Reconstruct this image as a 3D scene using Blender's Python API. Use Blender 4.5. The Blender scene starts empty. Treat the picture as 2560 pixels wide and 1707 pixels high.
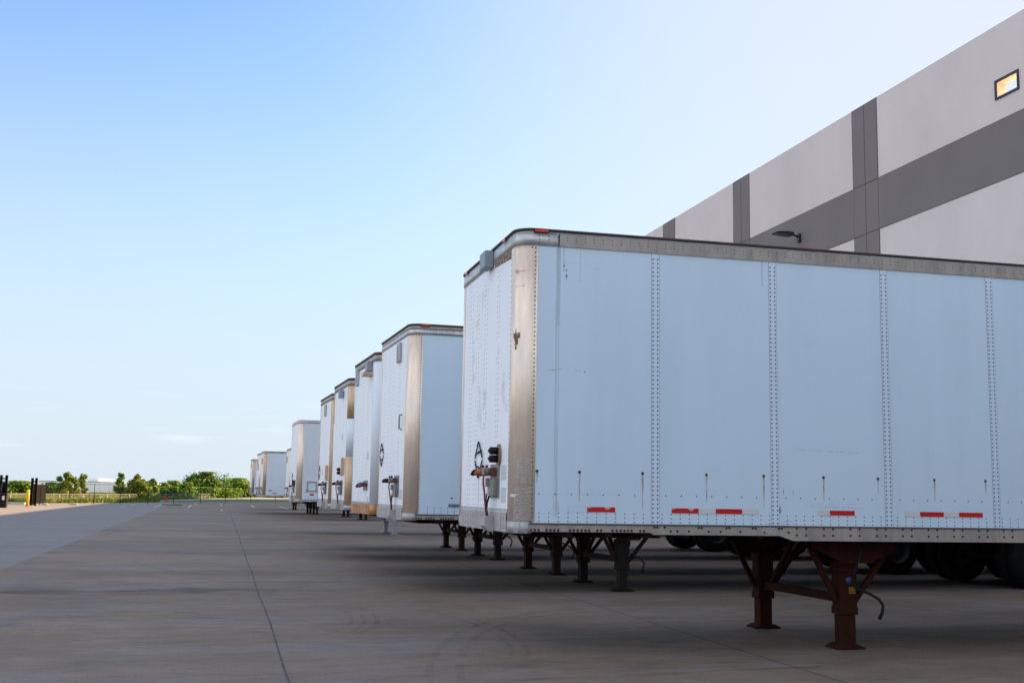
import bpy, math, random
from mathutils import Vector, Matrix
R = math.radians
rnd = random.Random(7)
C = bpy.context.scene.collection
scene = bpy.context.scene

# ------------------------------------------------------------------ camera
F_PX, YAW, PITCH, ROLL, CAM_H = 2884.0, .2439, .1323, .0172, 1.44
f = Vector((math.sin(YAW)*math.cos(PITCH), math.cos(YAW)*math.cos(PITCH), math.sin(PITCH)))
r = Vector((math.cos(YAW), -math.sin(YAW), 0)); u = r.cross(f)
c_, s_ = math.cos(ROLL), math.sin(ROLL)
r2 = c_*r + s_*u; u2 = -s_*r + c_*u
cam_d = bpy.data.cameras.new('camera'); cam = bpy.data.objects.new('camera', cam_d); C.objects.link(cam)
cam.matrix_world = Matrix(((r2.x, u2.x, -f.x, 0), (r2.y, u2.y, -f.y, 0), (r2.z, u2.z, -f.z, CAM_H), (0, 0, 0, 1)))
cam_d.sensor_width = 36; cam_d.lens = 36*F_PX/2560
cam_d.clip_start = .1; cam_d.clip_end = 6000
scene.camera = cam

def at(px, py, Y):
    "point of the plane y = Y that stands behind pixel (px, py) of the photograph"
    d = r2*((px-1280)/F_PX) + u2*(-(py-853.5)/F_PX) + f
    k = Y/d.y
    return Vector((d.x*k, Y, CAM_H + d.z*k))

# ------------------------------------------------------------------ light
FILL_CLOUD_LO = .49
SUN_EL, SUN_AZ = R(23.2), R(68)          # azimuth from +Y towards +X
w = bpy.data.worlds.new('World'); scene.world = w; w.use_nodes = True
nt = w.node_tree; nt.nodes.clear()
sky = nt.nodes.new('ShaderNodeTexSky'); sky.sky_type = 'NISHITA'; sky.sun_disc = False
sky.sun_elevation = SUN_EL; sky.sun_rotation = SUN_AZ
sky.altitude = 100; sky.air_density = 1.0; sky.dust_density = 1.0; sky.ozone_density = 4.4
bg = nt.nodes.new('ShaderNodeBackground'); bg.inputs[1].default_value = .07
out = nt.nodes.new('ShaderNodeOutputWorld')
# faint low wisps of cloud, laid out by view direction in the sky itself
tc = nt.nodes.new('ShaderNodeTexCoord'); mp = nt.nodes.new('ShaderNodeMapping'); mp.inputs['Scale'].default_value = (6, 6, 60)
no = nt.nodes.new('ShaderNodeTexNoise'); no.inputs['Scale'].default_value = 2.2; no.inputs['Detail'].default_value = 5
mr = nt.nodes.new('ShaderNodeMapRange'); mr.inputs[1].default_value = .60; mr.inputs[2].default_value = .78; mr.inputs[3].default_value = 0; mr.inputs[4].default_value = .05
sx = nt.nodes.new('ShaderNodeSeparateXYZ')
band = nt.nodes.new('ShaderNodeMapRange'); band.inputs[1].default_value = .11; band.inputs[2].default_value = .045; band.inputs[3].default_value = 0; band.inputs[4].default_value = 1
mul = nt.nodes.new('ShaderNodeMath'); mul.operation = 'MULTIPLY'
mx = nt.nodes.new('ShaderNodeMix'); mx.data_type = 'RGBA'; mx.inputs[7].default_value = (9.5, 9.0, 8.8, 1)
L = nt.links.new
L(tc.outputs['Generated'], mp.inputs[0]); L(mp.outputs[0], no.inputs[0]); L(no.outputs[0], mr.inputs[0])
L(tc.outputs['Generated'], sx.inputs[0]); L(sx.outputs[2], band.inputs[0])
L(mr.outputs[0], mul.inputs[0]); L(band.outputs[0], mul.inputs[1]); L(mul.outputs[0], mx.inputs[0])
# pale horizon air
hz = nt.nodes.new('ShaderNodeMix'); hz.data_type = 'RGBA'; hz.inputs[7].default_value = (2.55, 2.92, 3.3, 1)
hf = nt.nodes.new('ShaderNodeMapRange'); hf.interpolation_type = 'SMOOTHSTEP'; hf.inputs[1].default_value = .46; hf.inputs[2].default_value = 0; hf.inputs[4].default_value = .92
L(sx.outputs[2], hf.inputs[0]); L(hf.outputs[0], hz.inputs[0]); L(sky.outputs[0], hz.inputs[6]); 
# and the pale glare of the sky towards the hidden sun
sd = nt.nodes.new('ShaderNodeVectorMath'); sd.operation = 'DOT_PRODUCT'; sd.inputs[1].default_value = (math.sin(SUN_AZ)*math.cos(SUN_EL), math.cos(SUN_AZ)*math.cos(SUN_EL), math.sin(SUN_EL))
sf = nt.nodes.new('ShaderNodeMapRange'); sf.interpolation_type = 'SMOOTHSTEP'; sf.inputs[1].default_value = .47; sf.inputs[2].default_value = .88; sf.inputs[4].default_value = .92
gl = nt.nodes.new('ShaderNodeMix'); gl.data_type = 'RGBA'; gl.inputs[7].default_value = (2.85, 3.05, 3.45, 1)
L(tc.outputs['Generated'], sd.inputs[0]); L(sd.outputs['Value'], sf.inputs[0]); L(sf.outputs[0], gl.inputs[0]); L(hz.outputs[2], gl.inputs[6]); L(gl.outputs[2], mx.inputs[6])
# white cloud added to the unseen sky behind and left of camera, as fill
def N(kind, **kw):
    n_ = nt.nodes.new(kind)
    for k_, v_ in kw.items(): setattr(n_, k_, v_)
    return n_
dp = N('ShaderNodeVectorMath', operation='DOT_PRODUCT'); dv = Vector((-.86, -.40, .42)).normalized(); dp.inputs[1].default_value = dv
L(tc.outputs['Generated'], dp.inputs[0])
msk = N('ShaderNodeMapRange'); msk.inputs[1].default_value = .09; msk.inputs[2].default_value = .42; L(dp.outputs['Value'], msk.inputs[0])
mp2 = N('ShaderNodeMapping'); mp2.inputs['Scale'].default_value = (2.2, 2.2, 5); L(tc.outputs['Generated'], mp2.inputs[0])
cn = N('ShaderNodeTexNoise'); cn.inputs['Scale'].default_value = 1.4; cn.inputs['Detail'].default_value = 7; L(mp2.outputs[0], cn.inputs[0])
cr = N('ShaderNodeMapRange'); cr.inputs[1].default_value = FILL_CLOUD_LO; cr.inputs[2].default_value = FILL_CLOUD_LO+.09; L(cn.outputs[0], cr.inputs[0])
cm = N('ShaderNodeMath', operation='MULTIPLY'); L(msk.outputs[0], cm.inputs[0]); L(cr.outputs[0], cm.inputs[1])
mx2 = N('ShaderNodeMix', data_type='RGBA'); mx2.inputs[7].default_value = (8.4, 8.2, 8.1, 1)
L(cm.outputs[0], mx2.inputs[0]); L(mx.outputs[2], mx2.inputs[6])
L(mx2.outputs[2], bg.inputs[0]); L(bg.outputs[0], out.inputs[0])
sun_d = bpy.data.lights.new('sun', 'SUN'); sun_d.energy = 5.0; sun_d.angle = R(.5); sun_d.color = (1, .66, .34)
sun = bpy.data.objects.new('sun', sun_d); C.objects.link(sun)
sv = Vector((math.sin(SUN_AZ)*math.cos(SUN_EL), math.cos(SUN_AZ)*math.cos(SUN_EL), math.sin(SUN_EL)))
sun.rotation_euler = sv.to_track_quat('Z', 'Y').to_euler(); sun.location = (40, -10, 40)
vs = scene.view_settings
vs.view_transform = 'Standard'; vs.look = 'None'; vs.gamma = 1; vs.use_curve_mapping = False
vs.exposure = 2.0
scene.cycles.max_bounces = 6; scene.cycles.diffuse_bounces = 4; scene.cycles.transparent_max_bounces = 12

# ------------------------------------------------------------------ materials
def nodes(name):
    m = bpy.data.materials.new(name); m.use_nodes = True
    return m, m.node_tree, m.node_tree.nodes['Principled BSDF']
def mat(name, col, rough=.6, metal=0, var=.12, scale=(6, 6, 6), col2=None, lo=.35, hi=.7, bump=0, detail=6, spec=.5, bscale=None, coord='Object', thr2=None):
    """base colour broken up by noise; col2 = colour of the worn or dirty patches"""
    m, t, b = nodes(name)
    tc = t.nodes.new('ShaderNodeTexCoord'); mp = t.nodes.new('ShaderNodeMapping'); mp.inputs['Scale'].default_value = scale
    t.links.new(tc.outputs[coord], mp.inputs[0])
    n = t.nodes.new('ShaderNodeTexNoise'); n.inputs['Scale'].default_value = 1; n.inputs['Detail'].default_value = detail; n.inputs['Roughness'].default_value = .62
    t.links.new(mp.outputs[0], n.inputs[0])
    rp = t.nodes.new('ShaderNodeMapRange'); rp.inputs[1].default_value = lo; rp.inputs[2].default_value = hi
    t.links.new(n.outputs[0], rp.inputs[0])
    x = t.nodes.new('ShaderNodeMix'); x.data_type = 'RGBA'
    c2 = col2 if col2 else tuple(v*(1-var) for v in col)
    x.inputs[6].default_value = (*col, 1); x.inputs[7].default_value = (*c2, 1)
    t.links.new(rp.outputs[0], x.inputs[0]); t.links.new(x.outputs[2], b.inputs['Base Color'])
    b.inputs['Roughness'].default_value = rough; b.inputs['Metallic'].default_value = metal
    b.inputs['Specular IOR Level'].default_value = spec
    if bump:
        n2 = t.nodes.new('ShaderNodeTexNoise'); n2.inputs['Scale'].default_value = bscale or 8; n2.inputs['Detail'].default_value = 4
        t.links.new(tc.outputs[coord], n2.inputs[0])
        bp = t.nodes.new('ShaderNodeBump'); bp.inputs['Strength'].default_value = bump; bp.inputs['Distance'].default_value = .02
        t.links.new(n2.outputs[0], bp.inputs['Height']); t.links.new(bp.outputs[0], b.inputs['Normal'])
    return m
def leafmat(name, a, b_, c):
    m, t, b = nodes(name)
    g = t.nodes.new('ShaderNodeNewGeometry'); rp = t.nodes.new('ShaderNodeValToRGB')
    rp.color_ramp.elements[0].color = (*a, 1); rp.color_ramp.elements[1].color = (*c, 1)
    e = rp.color_ramp.elements.new(.5); e.color = (*b_, 1)
    t.links.new(g.outputs['Random Per Island'], rp.inputs[0]); t.links.new(rp.outputs[0], b.inputs['Base Color'])
    b.inputs['Roughness'].default_value = .6
    tr = t.nodes.new('ShaderNodeBsdfTranslucent'); t.links.new(rp.outputs[0], tr.inputs[0])
    ms = t.nodes.new('ShaderNodeMixShader'); ms.inputs[0].default_value = .5
    o = t.nodes['Material Output']
    t.links.new(b.outputs[0], ms.inputs[1]); t.links.new(tr.outputs[0], ms.inputs[2]); t.links.new(ms.outputs[0], o.inputs[0])
    return m
def stainmat(name, col, amount=.6, scale=(3, 3, 3), lo=.4, hi=.65, fade=None, rough=.7):
    """a thin mark lying on a surface: patchy, see-through between the patches"""
    m, t, b = nodes(name)
    b.inputs['Base Color'].default_value = (*col, 1); b.inputs['Roughness'].default_value = rough
    tc = t.nodes.new('ShaderNodeTexCoord'); mp = t.nodes.new('ShaderNodeMapping'); mp.inputs['Scale'].default_value = scale
    t.links.new(tc.outputs['Object'], mp.inputs[0])
    n = t.nodes.new('ShaderNodeTexNoise'); n.inputs['Scale'].default_value = 1; n.inputs['Detail'].default_value = 6
    t.links.new(mp.outputs[0], n.inputs[0])
    rp = t.nodes.new('ShaderNodeMapRange'); rp.inputs[1].default_value = lo; rp.inputs[2].default_value = hi; rp.inputs[4].default_value = amount
    t.links.new(n.outputs[0], rp.inputs[0])
    t.links.new(rp.outputs[0], b.inputs['Alpha'])
    return m

M = {}
M['shade_blue_side'] = mat('white_paint_side_shade_blue', (.64, .78, .88), .36, 0, scale=(2.2, 2.2, .25), col2=(.58, .71, .81), lo=.45, hi=.85, bump=.10, bscale=1.6)  # white paint; the blue of the shaded sides is put into its colour
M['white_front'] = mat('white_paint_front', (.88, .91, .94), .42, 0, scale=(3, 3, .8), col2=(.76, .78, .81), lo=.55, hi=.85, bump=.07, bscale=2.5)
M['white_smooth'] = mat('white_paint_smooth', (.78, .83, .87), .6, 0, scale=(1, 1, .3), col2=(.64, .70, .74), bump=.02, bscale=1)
M['alu'] = mat('worn_aluminium_gold_bounce', (.94, .77, .60), .40, .34, scale=(9, 9, 1.6), col2=(.66, .54, .44), lo=.42, hi=.78, bump=.05, bscale=14)  # gold reflection of the sunlit ground is put into the base colour
M['alu_orange'] = mat('orange_bounce_aluminium', (.74, .50, .30), .5, .4, scale=(5, 5, 1.2), col2=(.42, .30, .20), bump=.05, bscale=10)  # orange reflection of sunlit ground on the posts, put into the base colour
M['rail'] = mat('grimy_rail_aluminium', (.43, .385, .335), .5, .25, scale=(7, 7, 2.5), col2=(.25, .215, .18), lo=.4, hi=.8, bump=.05, bscale=20)
M['rail_light'] = mat('clean_rail_aluminium', (.58, .59, .59), .45, .5, scale=(5, 5, 3), col2=(.30, .30, .30), lo=.45, hi=.8)
M['apron'] = mat('galvanised_front_apron', (.43, .415, .40), .5, .3, scale=(5, 5, 2), col2=(.26, .24, .22), lo=.45, hi=.8, bump=.08, bscale=6)
M['apron_rust'] = mat('rusty_orange_apron', (.62, .29, .12), .6, .2, scale=(14, 14, 2), col2=(.26, .11, .05), lo=.4, hi=.65, bump=.05)
M['roof_edge'] = mat('dark_roof_edge', (.05, .035, .03), .7, 0, scale=(4, 4, 4), col2=(.10, .05, .035))
M['roof'] = mat('roof_sheet', (.42, .42, .41), .6, .2, scale=(1, 1, 1))
M['rivet'] = mat('oxidised_rivet', (.055, .07, .095), .7, 0, scale=(30, 30, 30), col2=(.04, .04, .05))
M['rivet_pale'] = mat('aluminium_rivet', (.13, .12, .12), .5, .4, scale=(30, 30, 30))
M['bolt'] = mat('rusty_bolt', (.035, .015, .01), .8, 0, scale=(30, 30, 30), col2=(.06, .02, .01))
M['seam'] = mat('seam_line', (.34, .38, .43), .6, 0)
M['strip'] = mat('seam_strip', (.68, .81, .91), .4, 0, scale=(3, 3, .6), col2=(.62, .74, .84))  # carries the same painted-in shade blue as the side walls
M['gear'] = mat('rusty_oxide_red_steel', (.042, .0115, .0055), .85, 0, scale=(12, 12, 5), col2=(.022, .008, .005), bump=.2, bscale=40, spec=.12)
M['gear_green'] = mat('dark_green_steel', (.022, .023, .019), .85, 0, spec=.12, scale=(10, 10, 4), col2=(.035, .017, .011), bump=.15, bscale=40)
M['gear_brown'] = mat('brown_rusty_steel', (.055, .026, .014), .85, 0, spec=.12, scale=(10, 10, 4), col2=(.04, .022, .015), bump=.15, bscale=40)
M['galv'] = mat('galvanised_leg', (.40, .46, .50), .5, .4, scale=(8, 8, 3), col2=(.25, .28, .30))
M['under'] = mat('underbody_steel', (.022, .016, .013), .9, 0, spec=.1, scale=(5, 5, 5), col2=(.02, .014, .012))
M['rubber'] = mat('tyre_rubber', (.010, .010, .011), .9, 0, spec=.15, scale=(10, 10, 10), bump=.1, bscale=30)
M['rim'] = mat('steel_rim', (.04, .04, .045), .6, .3, scale=(10, 10, 10), col2=(.05, .045, .04))
M['red_tape'] = mat('red_reflective_tape', (.62, .012, .012), .35, 0, var=.2, scale=(40, 40, 40))
M['worn_tape'] = mat('worn_edge_of_tape', (.80, .45, .32), .5, 0)
M['white_tape'] = mat('white_reflective_tape', (.72, .70, .66), .35, 0, var=.1, scale=(60, 60, 60))
M['blue_tape'] = mat('faded_blue_tape', (.16, .22, .32), .5, 0, var=.5, scale=(20, 20, 20))
M['marker'] = mat('red_marker_lens', (.55, .02, .01), .25, 0)
M['black'] = mat('black_plastic', (.010, .010, .011), .7, 0, spec=.2)
M['hose_red'] = mat('red_air_hose', (.30, .02, .03), .5, 0)
M['hose_blue'] = mat('blue_air_hose', (.01, .09, .16), .45, 0)
M['hose_black'] = mat('black_hose', (.008, .008, .008), .8, 0)
M['gladhand_orange'] = mat('orange_rusty_coupler', (.50, .13, .02), .6, .1, scale=(30, 30, 30), col2=(.2, .05, .02))
M['box_red'] = mat('rusty_red_socket_box', (.20, .035, .025), .6, 0, scale=(20, 20, 20), col2=(.08, .03, .025))
M['panel_grey'] = mat('grey_backing_plate', (.24, .235, .22), .5, .3, scale=(12, 12, 12))
M['ochre'] = mat('ochre_plate', (.24, .18, .09), .6, 0, scale=(20, 20, 20))
M['grey_box'] = mat('blue_grey_box', (.25, .31, .37), .5, 0)
M['sticker'] = mat('faded_sticker', (.66, .68, .72), .5, 0, scale=(40, 40, 90), col2=(.35, .38, .45), lo=.5, hi=.6)
M['sticker_blue'] = mat('sticker_ink', (.20, .24, .36), .5, 0)
M['rust_run'] = stainmat('rust_run', (.48, .36, .16), .6, (60, 60, 8), .3, .6)
M['grime_run'] = stainmat('grime_run', (.36, .40, .38), .30, (60, 60, 1.2), .30, .75)
M['grey_scuff'] = stainmat('grey_scuff', (.48, .47, .48), .40, (5, 5, 5), .50, .85)
M['rust_patch'] = stainmat('rust_patch', (.19, .085, .035), .95, (45, 45, 30), .30, .55)
M['dark_scratch'] = stainmat('dark_scratch', (.12, .14, .17), .6, (30, 30, 30), .35, .7)
M['silver_scuff'] = stainmat('silver_scuff', (.66, .70, .74), .65, (30, 30, 140), .40, .78)
M['crank_label'] = mat('yellow_warning_label', (.30, .13, .01), .6, 0, var=.6, scale=(60, 60, 60))

# concrete: broom-finished slabs, streaked across the yard
def concrete(name, a, b_, c, rough=.75):
    m, t, bs = nodes(name)
    tc = t.nodes.new('ShaderNodeTexCoord')
    def noise(scale, detail=6, ro=.6):
        mp = t.nodes.new('ShaderNodeMapping'); mp.inputs['Scale'].default_value = scale; t.links.new(tc.outputs['Object'], mp.inputs[0])
        n = t.nodes.new('ShaderNodeTexNoise'); n.inputs['Scale'].default_value = 1; n.inputs['Detail'].default_value = detail; n.inputs['Roughness'].default_value = ro
        t.links.new(mp.outputs[0], n.inputs[0]); return n
    def rng(n, lo, hi, to=1):
        q = t.nodes.new('ShaderNodeMapRange'); q.inputs[1].default_value = lo; q.inputs[2].default_value = hi; q.inputs[4].default_value = to
        t.links.new(n.outputs[0], q.inputs[0]); return q
    def mix(fac, A, B):
        x = t.nodes.new('ShaderNodeMix'); x.data_type = 'RGBA'
        t.links.new(fac.outputs[0], x.inputs[0])
        for s, v in ((6, A), (7, B)):
            if isinstance(v, tuple): x.inputs[s].default_value = (*v, 1)
            else: t.links.new(v.outputs[2], x.inputs[s])
        return x
    x = mix(rng(noise((.16, .22, 1), 5), .38, .62), a, b_)
    x = mix(rng(noise((.22, .7, 1), 9, .72), .48, .68, .75), x, c)
    x = mix(rng(noise((1.3, 3.6, 1), 8, .8), .48, .66, .6), x, tuple(v*.50 for v in b_))
    x = mix(rng(noise((.7, 1.9, 1), 7, .75), .52, .68, .5), x, tuple(v*1.35 for v in a))
    x = mix(rng(noise((40, 60, 1), 3, .8), .45, .75, .35), x, tuple(v*1.6 for v in a))
    x = mix(rng(noise((3.2, 11, 1), 7, .85), .52, .68, .5), x, tuple(v*.55 for v in b_))
    x = mix(rng(noise((22, 22, 1), 2, .5), .66, .70, .6), x, tuple(v*.4 for v in b_))
    t.links.new(x.outputs[2], bs.inputs['Base Color'])
    bs.inputs['Roughness'].default_value = rough; bs.inputs['Specular IOR Level'].default_value = .35
    n2 = noise((14, 50, 1), 5, .7); bp = t.nodes.new('ShaderNodeBump'); bp.inputs['Strength'].default_value = .25; bp.inputs['Distance'].default_value = .01
    t.links.new(n2.outputs[0], bp.inputs['Height']); t.links.new(bp.outputs[0], bs.inputs['Normal'])
    return m
M['yard'] = concrete('brown_grey_concrete', (.210, .155, .110), (.120, .086, .058), (.185, .19, .21))
M['drive'] = concrete('blue_grey_concrete', (.205, .185, .168), (.165, .152, .145), (.22, .208, .205))
M['joint'] = stainmat('joint_sealant', (.05, .06, .08), .75, (2, 2, 2), .25, .5)
M['tyremark'] = stainmat('tyre_mark', (.045, .042, .042), .17, (3, 3, 3), .35, .7)
M['bluestreak'] = stainmat('pale_blue_streak', (.18, .21, .28), .36, (.7, 3.5, 1), .32, .8)
M['sealer'] = stainmat('dark_patch', (.045, .036, .034), .6, (.5, 1.5, 1), .4, .7)
M['paint'] = mat('white_line_paint', (.62, .62, .62), .7, 0, var=.35, scale=(4, 4, 4))
M['curb'] = mat('pale_curb_concrete', (.55, .52, .47), .8, 0, var=.2)
M['grass'] = mat('short_grass_ground', (.025, .085, .012), .9, 0, scale=(.5, .5, .5), col2=(.04, .10, .015), bump=.3)
M['meadow'] = mat('meadow_ground', (.13, .16, .025), .95, 0, scale=(.15, .15, .15), col2=(.09, .10, .03), bump=.3)
M['road'] = mat('road_surface', (.22, .22, .23), .85, 0, scale=(.3, .3, .3))
M['blade'] = leafmat('meadow_grass', (.05, .10, .006), (.09, .14, .010), (.17, .18, .02))
M['leaf_dark'] = leafmat('dark_green_leaves', (.018, .06, .005), (.05, .13, .008), (.10, .22, .012))
M['leaf_mid'] = leafmat('green_leaves', (.045, .11, .005), (.095, .20, .009), (.16, .30, .015))
M['leaf_yellow'] = leafmat('yellow_green_leaves', (.07, .12, .005), (.14, .20, .010), (.22, .27, .016))
M['bark'] = mat('bark', (.10, .075, .05), .9, 0, scale=(5, 5, 1), var=.4)
M['panel_light'] = mat('light_tilt_up_concrete', (.72, .64, .61), .8, 0, scale=(.35, .35, .22), col2=(.635, .56, .535), lo=.3, hi=.75, bump=.03, bscale=3)
M['panel_dark'] = mat('dark_tilt_up_concrete', (.205, .178, .172), .8, 0, scale=(.5, .5, .3), col2=(.175, .152, .148), lo=.3, hi=.75, bump=.03, bscale=3)
M['groove'] = mat('joint_groove', (.10, .075, .055), .9, 0)
M['lampblack'] = mat('black_lamp_housing', (.02, .02, .028), .45, .2)
M['scupper'] = mat('navy_frame', (.02, .02, .035), .5, .2)
M['reveal'] = mat('sun_gold_reveal', (.92, .80, .60), .8, 0)  # golden sunlight on the opening's inner faces is put into this colour
M['fence_black'] = mat('black_fence_post', (.006, .006, .006), .9, 0, spec=.08)
M['fence_grey'] = mat('galvanised_fence_pipe', (.26, .27, .27), .5, .4)
M['yellow'] = mat('safety_yellow_paint', (.78, .46, .01), .5, 0, var=.15)
M['red_paint'] = mat('red_hydrant_paint', (.50, .02, .01), .5, 0)
M['blue_paint'] = mat('blue_cap_paint', (.02, .05, .14), .5, 0)
M['far_wall'] = mat('white_far_wall', (.90, .87, .84), .8, 0, var=.08, scale=(.1, .1, .1))
M['far_trim'] = mat('far_roof_trim', (.40, .36, .40), .8, 0)
def meshmat(name, col, cell, wire):
    "woven chain link: diagonal wires with real holes between them, laid out on the fabric's own UV metres"
    m, t, b = nodes(name)
    b.inputs['Base Color'].default_value = (*col, 1); b.inputs['Roughness'].default_value = .5
    uv = t.nodes.new('ShaderNodeUVMap'); sp = t.nodes.new('ShaderNodeSeparateXYZ'); t.links.new(uv.outputs[0], sp.inputs[0])
    res = []
    for op in ('ADD', 'SUBTRACT'):
        a = t.nodes.new('ShaderNodeMath'); a.operation = op; t.links.new(sp.outputs[0], a.inputs[0]); t.links.new(sp.outputs[1], a.inputs[1])
        p = t.nodes.new('ShaderNodeMath'); p.operation = 'PINGPONG'; p.inputs[1].default_value = cell/2; t.links.new(a.outputs[0], p.inputs[0])
        l = t.nodes.new('ShaderNodeMath'); l.operation = 'LESS_THAN'; l.inputs[1].default_value = wire; t.links.new(p.outputs[0], l.inputs[0])
        res.append(l)
    mxx = t.nodes.new('ShaderNodeMath'); mxx.operation = 'MAXIMUM'
    t.links.new(res[0].outputs[0], mxx.inputs[0]); t.links.new(res[1].outputs[0], mxx.inputs[1]); t.links.new(mxx.outputs[0], b.inputs['Alpha'])
    return m
M['link_black'] = meshmat('black_chain_link', (.02, .022, .022), .075, .0007)
M['link_grey'] = meshmat('grey_chain_link', (.35, .36, .35), .075, .0022)

# ------------------------------------------------------------------ mesh helpers
class MB:
    def __init__(s): s.v, s.f, s.mi, s.sm, s.uv = [], [], [], [], None
    def quad(s, pts, mi=0, sm=False):
        n = len(s.v); s.v += [tuple(p) for p in pts]; s.f.append(tuple(range(n, n+len(pts)))); s.mi.append(mi); s.sm.append(sm)
    def box(s, x0, x1, y0, y1, z0, z1, mi=0, bev=0):
        if bev:
            b = bev; n = len(s.v)
            for (z, i) in ((z0, b), (z0+b, 0), (z1-b, 0), (z1, b)):
                s.v += [(x0+i, y0+i, z), (x1-i, y0+i, z), (x1-i, y1-i, z), (x0+i, y1-i, z)]
            s.f.append((n+3, n+2, n+1, n)); s.f.append((n+12, n+13, n+14, n+15))
            for k in range(3):
                for j in range(4): s.f.append((n+4*k+j, n+4*k+(j+1) % 4, n+4*k+4+(j+1) % 4, n+4*k+4+j))
            s.mi += [mi]*14; s.sm += [False]*14; return
        n = len(s.v)
        s.v += [(x0,y0,z0),(x1,y0,z0),(x1,y1,z0),(x0,y1,z0),(x0,y0,z1),(x1,y0,z1),(x1,y1,z1),(x0,y1,z1)]
        s.f += [(n+3,n+2,n+1,n),(n+4,n+5,n+6,n+7),(n,n+1,n+5,n+4),(n+1,n+2,n+6,n+5),(n+2,n+3,n+7,n+6),(n+3,n,n+4,n+7)]
        s.mi += [mi]*6; s.sm += [False]*6
    def tube(s, pts, rad, seg=8, mi=0, cap=True, flat=None):
        pts = [Vector(p) for p in pts]; rads = rad if isinstance(rad, (list, tuple)) else [rad]*len(pts)
        n0 = len(s.v); up = None
        for i, p in enumerate(pts):
            d = (pts[min(i+1, len(pts)-1)]-pts[max(i-1, 0)]).normalized()
            if up is None: up = Vector((0, 0, 1)) if abs(d.z) < .9 else Vector((1, 0, 0))
            a = d.cross(up).normalized(); b = a.cross(d).normalized(); up = b
            for k in range(seg):
                t = 2*math.pi*(k+.5)/seg
                s.v.append(tuple(p + (a*math.cos(t) + b*math.sin(t))*rads[i]))
        for i in range(len(pts)-1):
            for k in range(seg):
                a0 = n0+i*seg+k; a1 = n0+i*seg+(k+1) % seg
                s.f.append((a0, a1, a1+seg, a0+seg)); s.mi.append(mi); s.sm.append(seg > 5)
        if cap:
            s.f.append(tuple(n0+k for k in range(seg))[::-1]); s.f.append(tuple(n0+(len(pts)-1)*seg+k for k in range(seg))); s.mi += [mi]*2; s.sm += [False]*2
    def bar(s, p, q, wx, wz, mi=0):
        "rectangular bar from p to q"
        p, q = Vector(p), Vector(q); d = (q-p).normalized(); up = Vector((0, 1, 0)) if abs(d.y) < .9 else Vector((0, 0, 1))
        a = d.cross(up).normalized()*wx/2; b = a.cross(d).normalized()*wz/2; n = len(s.v)
        for c in (p, q): s.v += [tuple(c+a+b), tuple(c-a+b), tuple(c-a-b), tuple(c+a-b)]
        s.f += [(n,n+1,n+2,n+3)[::-1],(n+4,n+5,n+6,n+7)]+[(n+k,n+(k+1)%4,n+4+(k+1)%4,n+4+k) for k in range(4)]
        s.mi += [mi]*6; s.sm += [False]*6
    def prism(s, poly, axis, a, b, mi=0):
        "polygon extruded along axis from a to b"
        def P(q, h):
            return {'x': (h, q[0], q[1]), 'y': (q[0], h, q[1]), 'z': (q[0], q[1], h)}[axis]
        n = len(s.v); k = len(poly)
        s.v += [P(q, a) for q in poly]+[P(q, b) for q in poly]
        s.f += [tuple(range(n, n+k)), tuple(range(n+2*k-1, n+k-1, -1))]+[(n+i, n+(i+1) % k, n+k+(i+1) % k, n+k+i) for i in range(k)]
        s.mi += [mi]*(k+2); s.sm += [False]*(k+2)
    def dome(s, c, nrm, rad, h, mi=1, seg=6):
        c, nrm = Vector(c), Vector(nrm); a = nrm.orthogonal().normalized(); b = nrm.cross(a); n = len(s.v)
        for k in range(seg):
            t = 2*math.pi*k/seg; s.v.append(tuple(c+(a*math.cos(t)+b*math.sin(t))*rad))
        s.v.append(tuple(c+nrm*h))
        for k in range(seg): s.f.append((n+k, n+(k+1) % seg, n+seg)); s.mi.append(mi); s.sm.append(True)
    def cyl(s, c, axis, rad, h, seg=24, mi=0, rad2=None):
        c, ax = Vector(c), Vector(axis).normalized(); s.tube([c, c+ax*h], [rad, rad2 if rad2 is not None else rad], seg, mi)
    def build(s, name, mats, parent=None):
        me = bpy.data.meshes.new(name); me.from_pydata(s.v, [], s.f)
        if not isinstance(mats, (list, tuple)): mats = [mats]
        for m in mats: me.materials.append(m)
        me.polygons.foreach_set('material_index', s.mi); me.polygons.foreach_set('use_smooth', s.sm)
        if s.uv:
            l = me.uv_layers.new(name='UVMap')
            for i, q in enumerate(s.uv): l.data[i].uv = q
        me.update(); o = bpy.data.objects.new(name, me); C.objects.link(o)
        if parent: o.parent = parent
        return o
def tag(o, label=None, cat=None, group=None, kind=None):
    for k, v in (('label', label), ('category', cat), ('group', group), ('kind', kind)):
        if v: o[k] = v
    return o
def thing(name, loc, label, cat, group=None, rz=0):
    o = bpy.data.objects.new(name, None); C.objects.link(o); o.location = loc; o.rotation_euler = (0, 0, rz); o.empty_display_size = .3
    return tag(o, label, cat, group)

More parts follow.
